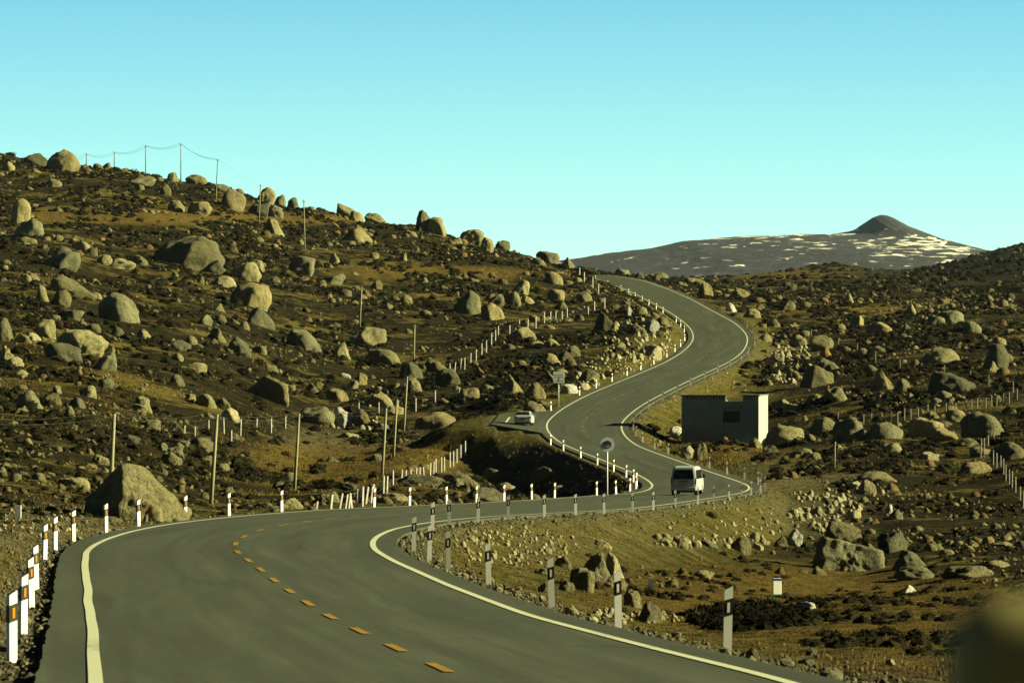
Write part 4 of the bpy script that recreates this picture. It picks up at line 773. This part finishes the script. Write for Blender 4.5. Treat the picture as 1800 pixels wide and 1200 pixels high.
for cx in (-0.075, 0.075): b.box((cx, -0.085, Ht + 0.02), (0.075, 0.01, 0.13)); disc(b, (cx, -0.085, Ht + 0.125), 0.04, 0.005, 14)
b.build('emblem_red_figures', m_red, em)
# rectangular sign above the junction
yS = F / 15.9; XLs = float(edges(np.array([yS]))[0][0]); xS = (982 - 900) / F * yS; zS = float(ground(np.array([xS]), np.array([yS]))[0]); s = F / yS
rt = empty('rectangular_sign', (xS, yS, zS), R(5)); tag(rt, 'square pale sign board with dark lines on a pole above the junction', 'road sign')
zc = -(663 - 600) / s - zS
MB().tube([(0, 0.04, -0.3), (0, 0.04, zc + 0.5)], 0.05, 10).build('sign_pole', m_steel, rt, True)
bd = MB().box((0, -0.03, zc), (1.22, 0.03, 1.26), bevel=0.008).build('sign_board', simple('sign_pale', (0.60, 0.63, 0.60), 0.5), rt)
b = MB().box((0, -0.052, zc + 0.24), (1.1, 0.01, 0.045)).box((0, -0.052, zc + 0.02), (1.1, 0.01, 0.03)).box((0.03, -0.052, zc - 0.2), (0.05, 0.01, 0.42)).box((0, -0.052, zc - 0.42), (1.0, 0.01, 0.035))
b.build('board_lines', m_dark, rt)
# kilometre stone, grey stub, small white stub
x, y, z = hit(1366, 1049); s = F / y; H = 33 / s; w_ = 15 / s
rt = empty('marker_stone', (x, y, z - 0.05), R(12)); tag(rt, 'white marker stone with blue top and green foot on the right grass', 'marker stone')
MB().box((0, 0, H / 2 + .03), (w_, 0.13, H + 0.06), bevel=0.008).build('stone_body', m_post, rt)
MB().box((0, 0, H * 0.94 + .05), (w_ + 0.012, 0.145, H * 0.13), bevel=0.004).build('blue_top', simple('marker_blue', (0.04, 0.06, 0.22), 0.6), rt)
MB().box((0, 0, H * 0.08 + .06), (w_ + 0.01, 0.143, H * 0.14)).build('green_foot', simple('marker_green', (0.02, 0.20, 0.10), 0.6), rt)
x, y, z = hit(1144, 1044); s = F / y
tag(MB().prism([(-.11, -.08), (.11, -.08), (.11, .08), (-.11, .08)], lambda u, v, t: (u * (1 - .12 * (t > 0.2)), v * (1 - .12 * (t > 0.2)), t), -0.1, 29 / s).build('stone_stub', m_fpost), 'short weathered grey stone stub on the grass left of the white marker', 'boundary stone').location = (x, y, z)
x, y, z = hit(32, 912); s = F / y
tag(MB().prism([(-.1, -.08), (.1, -.08), (.1, .08), (-.1, .08)], lambda u, v, t: (u, v, t + 0.1 * u), -0.1, 24 / s).build('stone_stub', m_post), 'short pale stub standing on the gravel at the far left', 'boundary stone').location = (x, y, z)

# ------------------------------------------------------------------ hut
def hut():
    Yh = 585.0; s = F / Yh; X0 = (1198 - 900) / s; X1 = (1333.5 - 900) / s; w = X1 - X0; rz = R(-5.0)
    zb = -(778 - 600) / s; H = (778 - 696) / s; D = 11.0
    rt = empty('stone_hut', (X0, Yh, zb), -rz * -1); rt.rotation_euler[2] = R(-7.5)
    tag(rt, 'flat-roofed hut with stepped parapet, shaded blue-grey front, one dark window and white side wall', 'hut')
    Mw = Mat('whitewash_shade_tone'); co = Mw.coords('Object'); f = Mw.noise(co, 1.2, 7, 0.65, 0.5); st = Mw.noise(Mw.coords('Object', (3.0, 3.0, 0.35)), 1.0, 6, 0.7)
    c = Mw.mix(Mw.ramp(f, [(0.35, 0.0), (0.7, 1.0)]), (0.135, 0.18, 0.195), (0.19, 0.23, 0.24)); c = Mw.mix(Mw.ramp(st, [(0.5, 0.0), (0.75, 0.55)]), c, (0.07, 0.10, 0.115)); Mw.color(c); Mw.bump(Mw.noise(co, 6, 6, 0.7), 0.4, 0.04); mw = Mw.m  # shade of the front painted into the whitewash as a dark bluish tone
    wx0, wx1 = (1271 - 1198) / s, (1301 - 1198) / s; wz0, wz1 = (778 - 742) / s, (778 - 722) / s; t = 0.35
    low = H - 10.5 / s; nx0, nx1 = (1276 - 1198) / s, (1306 - 1198) / s     # the parapet gap
    b = MB()      # front wall around the opening
    b.box((wx0 / 2, t / 2, low / 2), (wx0, t, low)); b.box(((wx1 + w) / 2, t / 2, low / 2), (w - wx1, t, low))
    b.box(((wx0 + wx1) / 2, t / 2, wz0 / 2), (wx1 - wx0, t, wz0)); b.box(((wx0 + wx1) / 2, t / 2, (wz1 + low) / 2), (wx1 - wx0, t, low - wz1))
    b.box((t / 2, (D + t) / 2, low / 2), (t, D - t, low)); b.box((w - t / 2, (D + t) / 2, low / 2), (t, D - t, low)); b.box((w / 2, D - t / 2 , low / 2), (w - 2 * t, t, low))
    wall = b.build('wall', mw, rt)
    MB().box((w + .012, (D + .02) / 2, (H - .02) / 2), (.03, D + .02, H - .02)).build('side_wall', simple('whitewash_sunlit_tone', (0.38, 0.39, 0.36), 0.9, var=0.3), rt)  # sunlit side painted as a lighter copy of the whitewash
    MB().box((w / 2, D / 2, low - 0.25), (w - 2 * t, D - 2 * t, 0.2)).build('roof', simple('mud_roof', (0.20, 0.15, 0.09)), rt)
    ph = H - low
    b = MB(); b.box((nx0 / 2, t / 2, low + ph / 2 + .002), (nx0, t + .02, ph)); b.box(((nx1 + w) / 2, t / 2, low + ph / 2 + .002), (w - nx1, t + .02, ph))
    b.box((t / 2, D * 0.3, low + ph / 2), (t, D * .6 - t, ph)); b.box((w - t / 2, D * 0.5, low + ph / 2), (t, D - t, ph))
    b.build('parapet', mw, rt)
    b = MB(); b.box((nx0 / 2 - .04, t / 2, H + .06), (nx0 + .16, t + .30, .13)); b.box(((nx1 + w) / 2 + .02, t / 2, H + .06), (w - nx1 + .12, t + .30, .13))
    b.build('coping', simple('slate_coping', (0.07, 0.065, 0.06)), rt)
    MB().box((w - t / 2, D / 2 + .2, H + .05), (t + .24, D - .2, .11)).build('side_coping', mw, rt)
    b = MB(); b.box((nx0 / 2 - 0.02, -0.02, H - .14), (nx0 - .5, .05, .24)); b.box(((nx1 + w) / 2, -0.02, H - .14), (w - nx1 - .1, .05, .24)); b.box(((wx0 + wx1) / 2, -0.06, wz1 + .28), (wx1 - wx0 + .5, .14, .16)); b.build('dark_frieze', m_black, rt)
    b = MB(); k = 0.15
    while k < nx0 - 0.35: b.box((k, -0.08, H - .13), (.11, .10, .10)); k += 0.30
    k = nx1 + 0.12
    while k < w - 0.1: b.box((k, -0.08, H - .13), (.11, .10, .10)); k += 0.30
    k = wx0 - 0.15
    while k < wx1 + 0.3: b.box((k, -0.16, wz1 + .26), (.10, .08, .09)); k += 0.28
    b.build('dentils', simple('white_dentils', (0.72, 0.72, 0.70)), rt)
    wd = MB(); wd.box(((wx0 + wx1) / 2, 0.30, (wz0 + wz1) / 2), (wx1 - wx0 + .02, .04, wz1 - wz0 + .02)); wd = wd.build('window', simple('dark_glass', (0.012, 0.013, 0.016), 0.4), rt)
    b = MB(); zc_ = (wz0 + wz1) / 2; xc_ = (wx0 + wx1) / 2; hw = (wx1 - wx0) / 2; hh = (wz1 - wz0) / 2
    b.box((xc_ - hw + .05, .22, zc_), (.1, .1, 2 * hh)); b.box((xc_ + hw - .05, .22, zc_), (.1, .1, 2 * hh)); b.box((xc_, .22, zc_ + hh - .05), (2 * hw - .2, .1, .1)); b.box((xc_, .22, zc_ - hh + .05), (2 * hw - .2, .1, .1)); b.box((xc_, .23, zc_), (.06, .08, 2 * hh - .2))
    b.build('window_frame', simple('frame_dark', (0.03, 0.025, 0.02)), wd)
    MB().box((w / 2 + 1.6, D * .3, -0.22), (w - 2.9, D * .6 + 1.0, .55), bevel=.03).build('plinth', mw, rt)
    MB().box((w / 2, D / 2, -0.8), (w - .1, D - .1, 1.6)).build('footing', mw, rt)
    return rt
hut()

# ------------------------------------------------------------------ vehicles
m_carwhite = simple('white_car_paint', (0.36, 0.39, 0.41), 0.4, var=0.06, coat=0.25); m_glass = simple('tinted_glass', (0.015, 0.018, 0.022), 0.12); m_tyre = simple('tyre_rubber', (0.02, 0.02, 0.02), 0.9); m_trim = simple('black_trim', (0.025, 0.025, 0.027), 0.6)
m_tail = simple('red_tail_lamp', (0.50, 0.02, 0.02), 0.25, var=0.05); m_plate = simple('amber_plate', (0.55, 0.26, 0.03), 0.5); m_rim = simple('wheel_rim', (0.4, 0.4, 0.42), 0.4, 0.6)
def loft_body(prof, halfw, belt, tuck, nx=7, pw=3.2):
    """prof: closed side outline (y,z); halfw: half width at sill; tumblehome above belt"""
    bm = bmesh.new(); n_ = len(prof); rows = []
    cy = sum(p[0] for p in prof) / n_; cz_ = sum(p[1] for p in prof) / n_
    ts = [-1, -0.985, -0.93, -0.80, -0.4, 0, 0.4, 0.80, 0.93, 0.985, 1]
    for t in ts:
        sh = 1 - 0.07 * max(0, (abs(t) - 0.78) / 0.22) ** 2; row = []
        for y_, z_ in prof:
            hw = halfw - tuck * max(0, z_ - belt); yy = cy + (y_ - cy) * (1 - 0.03 * max(0, (abs(t) - 0.78) / 0.22) ** 2); zz = cz_ + (z_ - cz_) * (sh if z_ > belt else 1 - (1 - sh) * 0.3)
            row.append(bm.verts.new((t * hw, yy, zz)))
        rows.append(row)
    for A, B_ in zip(rows, rows[1:]):
        for k in range(n_): bm.faces.new((A[k], A[(k + 1) % n_], B_[(k + 1) % n_], B_[k]))
    bm.faces.new(rows[0][::-1]); bm.faces.new(rows[-1]); bmesh.ops.recalc_face_normals(bm, faces=bm.faces); return bm
def bm_obj(bm, name, mat, parent, smooth=False):
    me = bpy.data.meshes.new(name); bm.to_mesh(me); bm.free(); me.materials.append(mat)
    for p in me.polygons: p.use_smooth = smooth
    return obj(name, me, parent)
def wheel(parent, x, y, r, w=0.2):
    b = MB(); b.tube([(-w / 2, 0, 0), (-w / 2 + .03, 0, 0), (w / 2 - .03, 0, 0), (w / 2, 0, 0)], r, 22); wh = b.build('wheel', m_tyre, parent, True); wh.location = (x, y, r)
    MB().tube([(-w / 2 - .006, 0, 0), (w / 2 + .006, 0, 0)], r * 0.6, 18).build('rim', m_rim, wh)
def quad(parent, name, mat, pts, off, par=None):
    """thin solid panel from four corner points, thickened along off"""
    bm = bmesh.new(); A = [bm.verts.new(Vector(p)) for p in pts]; B_ = [bm.verts.new(Vector(p) + Vector(off)) for p in pts]; n_ = len(pts)
    for k in range(n_): bm.faces.new((A[k], A[(k + 1) % n_], B_[(k + 1) % n_], B_[k]))
    bm.faces.new(A[::-1]); bm.faces.new(B_); bmesh.ops.recalc_face_normals(bm, faces=bm.faces); return bm_obj(bm, name, mat, parent)
# van: rear at y=0, front at y=4.3
Yv = F / 26.4; Xv = (1201.5 - 900) / F * Yv; zv = float(surf(np.array([Xv]), np.array([Yv]))[0])
rt = empty('minivan', (Xv, Yv, zv + 0.01), R(-8.5)); tag(rt, 'white minivan seen from behind on the lower bend', 'van')
prof = [(0.02, 0.36), (0.0, 0.55), (0.0, 0.95), (0.03, 1.10), (0.14, 1.60), (0.24, 1.82), (0.45, 1.90), (1.6, 1.93), (2.9, 1.90), (3.25, 1.78), (3.75, 1.18), (4.10, 1.02), (4.28, 0.75), (4.28, 0.40), (3.9, 0.28), (0.3, 0.28)]
body = bm_obj(loft_body(prof, 0.86, 1.0, 0.13), 'body', m_carwhite, rt, False)
quad(rt, 'rear_window', m_glass, [(-0.70, 0.012, 1.08), (0.70, 0.012, 1.08), (0.62, 0.145, 1.66), (0.56, 0.165, 1.70), (-0.56, 0.165, 1.70), (-0.62, 0.145, 1.66)], (0, -0.03, 0.005))
for sx in (-1, 1):
    quad(rt, 'tail_lamp', m_tail, [(sx * 0.74, -0.005, 0.72), (sx * 0.855, -0.002, 0.72), (sx * 0.845, 0.03, 1.12), (sx * 0.76, 0.02, 1.12)], (0, -0.03, 0))
    for a, c in ((0.35, 1.25), (1.35, 2.25), (2.35, 3.15)):
        quad(rt, 'side_window', m_glass, [(sx * 0.862, a, 1.08), (sx * 0.862, c + (0.25 if a > 2 else 0), 1.08), (sx * 0.785, c, 1.66), (sx * 0.785, a + .05, 1.66)], (sx * 0.006, 0, 0.002))
    for y_ in (0.72, 3.45): wheel(rt, sx * 0.76, y_, 0.31)
    mr = MB().box((sx * 1.0, 3.15, 1.22), (0.20, 0.10, 0.26), bevel=0.03).build('wing_mirror', m_trim, rt); MB().box((sx * 0.88, 3.15, 1.14), (0.12, 0.05, 0.05)).build('mirror_arm', m_trim, mr)
MB().box((0, 0.0, 0.43), (1.66, 0.16, 0.20), bevel=0.03).build('rear_bumper', simple('grey_bumper', (0.50, 0.51, 0.50), 0.5), rt)
MB().box((0, 0.10, 0.26), (1.5, 0.14, 0.14)).build('underbody', m_trim, rt)
MB().box((0, -0.025, 0.74), (0.44, 0.02, 0.15)).build('number_plate', m_plate, rt); MB().box((0, -0.03, 0.93), (0.62, 0.03, 0.05)).build('tailgate_trim', m_trim, rt)
# sedan
Ysd = 582.0; Xsd = (919 - 900) / F * Ysd; zs = float(surf(np.array([Xsd]), np.array([Ysd]))[0])
rt = empty('sedan_car', (Xsd, Ysd, zs + 0.01), R(-4)); tag(rt, 'white sedan seen from behind on the side road at the junction', 'car')
prof = [(0.04, 0.34), (0.0, 0.5), (0.0, 0.85), (0.10, 0.98), (0.45, 1.02), (1.15, 1.38), (1.7, 1.44), (2.4, 1.42), (3.2, 1.02), (4.2, 0.86), (4.5, 0.70), (4.52, 0.38), (4.2, 0.25), (0.3, 0.25)]
bm_obj(loft_body(prof, 0.88, 0.95, 0.42), 'body', m_carwhite, rt)
quad(rt, 'rear_window', m_glass, [(-0.68, 0.55, 1.085), (0.68, 0.55, 1.085), (0.55, 1.08, 1.36), (-0.55, 1.08, 1.36)], (0, -0.03, 0.03))
for sx in (-1, 1):
    quad(rt, 'side_window', m_glass, [(sx * 0.86, 0.95, 1.02), (sx * 0.86, 3.05, 1.02), (sx * 0.715, 2.35, 1.34), (sx * 0.715, 1.3, 1.34)], (sx * 0.01, 0, 0.004))
    quad(rt, 'tail_lamp', m_tail, [(sx * 0.52, -0.004, 0.78), (sx * 0.86, 0.0, 0.80), (sx * 0.86, 0.02, 0.92), (sx * 0.55, 0.015, 0.90)], (0, -0.025, 0))
    for y_ in (0.95, 3.6): wheel(rt, sx * 0.77, y_, 0.32)
    MB().box((sx * 0.97, 2.75, 1.0), (0.18, 0.09, 0.13), bevel=0.02).build('wing_mirror', m_carwhite, rt)
MB().box((0, -0.01, 0.42), (1.62, 0.10, 0.2), bevel=0.03).build('rear_bumper', m_carwhite, rt); MB().box((0, 0.08, 0.24), (1.4, 0.14, 0.14)).build('underbody', m_trim, rt)
MB().box((0, -0.02, 0.70), (0.44, 0.02, 0.13)).build('number_plate', simple('blue_plate', (0.03, 0.09, 0.35), 0.5), rt)

# ------------------------------------------------------------------ labels of the boulders, each found by what it lies nearest to
LM = [('tallest skyline pole', 318, 300), ('leftmost skyline pole', 152, 275), ('slanting ridge pole', 457, 360), ('upper slope pole', 535, 400), ('mid slope pole', 633, 545), ('slim pole above the meadow', 728, 605), ('broad pale dome boulder', 330, 443),
      ('two-humped dark dome boulder', 208, 540), ('flat-topped boulder on the left slope', 142, 600), ('rusty block boulder mid slope', 470, 680), ('huge roadside boulder', 236, 862), ('pole left of the meadow', 521, 795), ('meadow middle pole', 694, 755),
      ('dark spire rock on the skyline', 743, 388), ('big smooth grey boulder on the right hillside', 820, 532), ('white sedan', 918, 733), ('rectangular sign', 981, 675), ('round sign', 1088, 800), ('white minivan', 1201, 845), ('stone hut', 1268, 737),
      ('inside of the upper bend', 1206, 590), ('top of the road', 1040, 486), ('outer side of the upper bend', 1325, 595), ('long slab in the right field', 1497, 972), ('slim bare pole right of the hut', 1467, 800), ('long smooth dome of the right field', 1655, 625),
      ('tall round boulder near the right edge', 1752, 625), ('distant peak', 1552, 400), ('pale rock cluster by the near road', 1048, 1000), ('white marker stone', 1366, 1030), ('biggest dark boulder by the right fence', 1728, 748), ('cracked sunlit boulder at the left edge', 35, 370)]
cnt = {}; MW = {'g': 'grey-tan', 'w': 'rusty tan', 'l': 'dark grey', 'p': 'pale yellowish', 'W': 'whitish'}
auto = [p for p in placed if not p['label']]
for p in auto:
    best = min(LM, key=lambda m: (m[1] - p['px']) ** 2 + ((m[2] - p['py']) * 1.4) ** 2); dx, dy = p['px'] - best[1], (p['py'] - best[2]) * 1.2
    dr = ('right of' if dx > 0 else 'left of') if abs(dx) > abs(dy) else ('below' if dy > 0 else 'above'); p['key'] = (best[0], dr); p['d'] = math.hypot(dx, dy)
for key in {p['key'] for p in auto}:
    for i, p in enumerate(sorted([q for q in auto if q['key'] == key], key=lambda q: q['d'])):
        p['label'] = '%s %s boulder, %s %s the %s' % (MW[p['mk']], BN[p['style']], ORD[min(i, 24)] if i < 25 else 'far', key[1], key[0])
for p in placed: p['o']['label'] = p['label']
# ------------------------------------------------------------------ wing mirror of the vehicle the picture was taken from, far out of focus
rt = empty('wing_mirror', (0.285, 3.0, -0.210)); tag(rt, 'badly blurred dark olive vehicle wing mirror filling the bottom right corner', 'wing mirror')
MB().box((0.03, 0, -0.01), (0.17, 0.07, 0.17), bevel=0.025).build('mirror_housing', simple('mirror_housing_olive', (0.36, 0.32, 0.13), 0.7), rt, True)
MB().box((0.04, -0.038, -0.035), (0.13, 0.006, 0.10), bevel=0.002).build('mirror_glass', simple('mirror_glass_dull', (0.015, 0.012, 0.006), 0.4), rt)
MB().tube([(0.05, 0, -0.08), (0.09, 0, -0.2), (0.16, -0.05, -0.34), (0.3, -0.3, -0.45)], 0.014, 10).build('mirror_arm', m_trim, rt, True)
# ------------------------------------------------------------------ air
hz = bpy.data.materials.new('haze_air'); hz.use_nodes = True; ht = hz.node_tree; ht.nodes.clear(); ho = ht.nodes.new('ShaderNodeOutputMaterial'); hv_ = ht.nodes.new('ShaderNodeVolumePrincipled')
hv_.inputs['Color'].default_value = (0.55, 0.75, 1.0, 1); hv_.inputs['Density'].default_value = 0.000008; hv_.inputs['Anisotropy'].default_value = 0.0; ht.links.new(hv_.outputs[0], ho.inputs['Volume'])
hb = MB().box((0, 4000, 590), (60000, 24000, 1400)).build('haze', hz); tag(hb, kind='stuff'); hb['label'] = 'thin bluish air that softens the distant mountain'; hb['category'] = 'haze'
print('boulders', len(placed), 'small', len(small), 'shrubs', len(Xs), 'tufts', len(Xt))
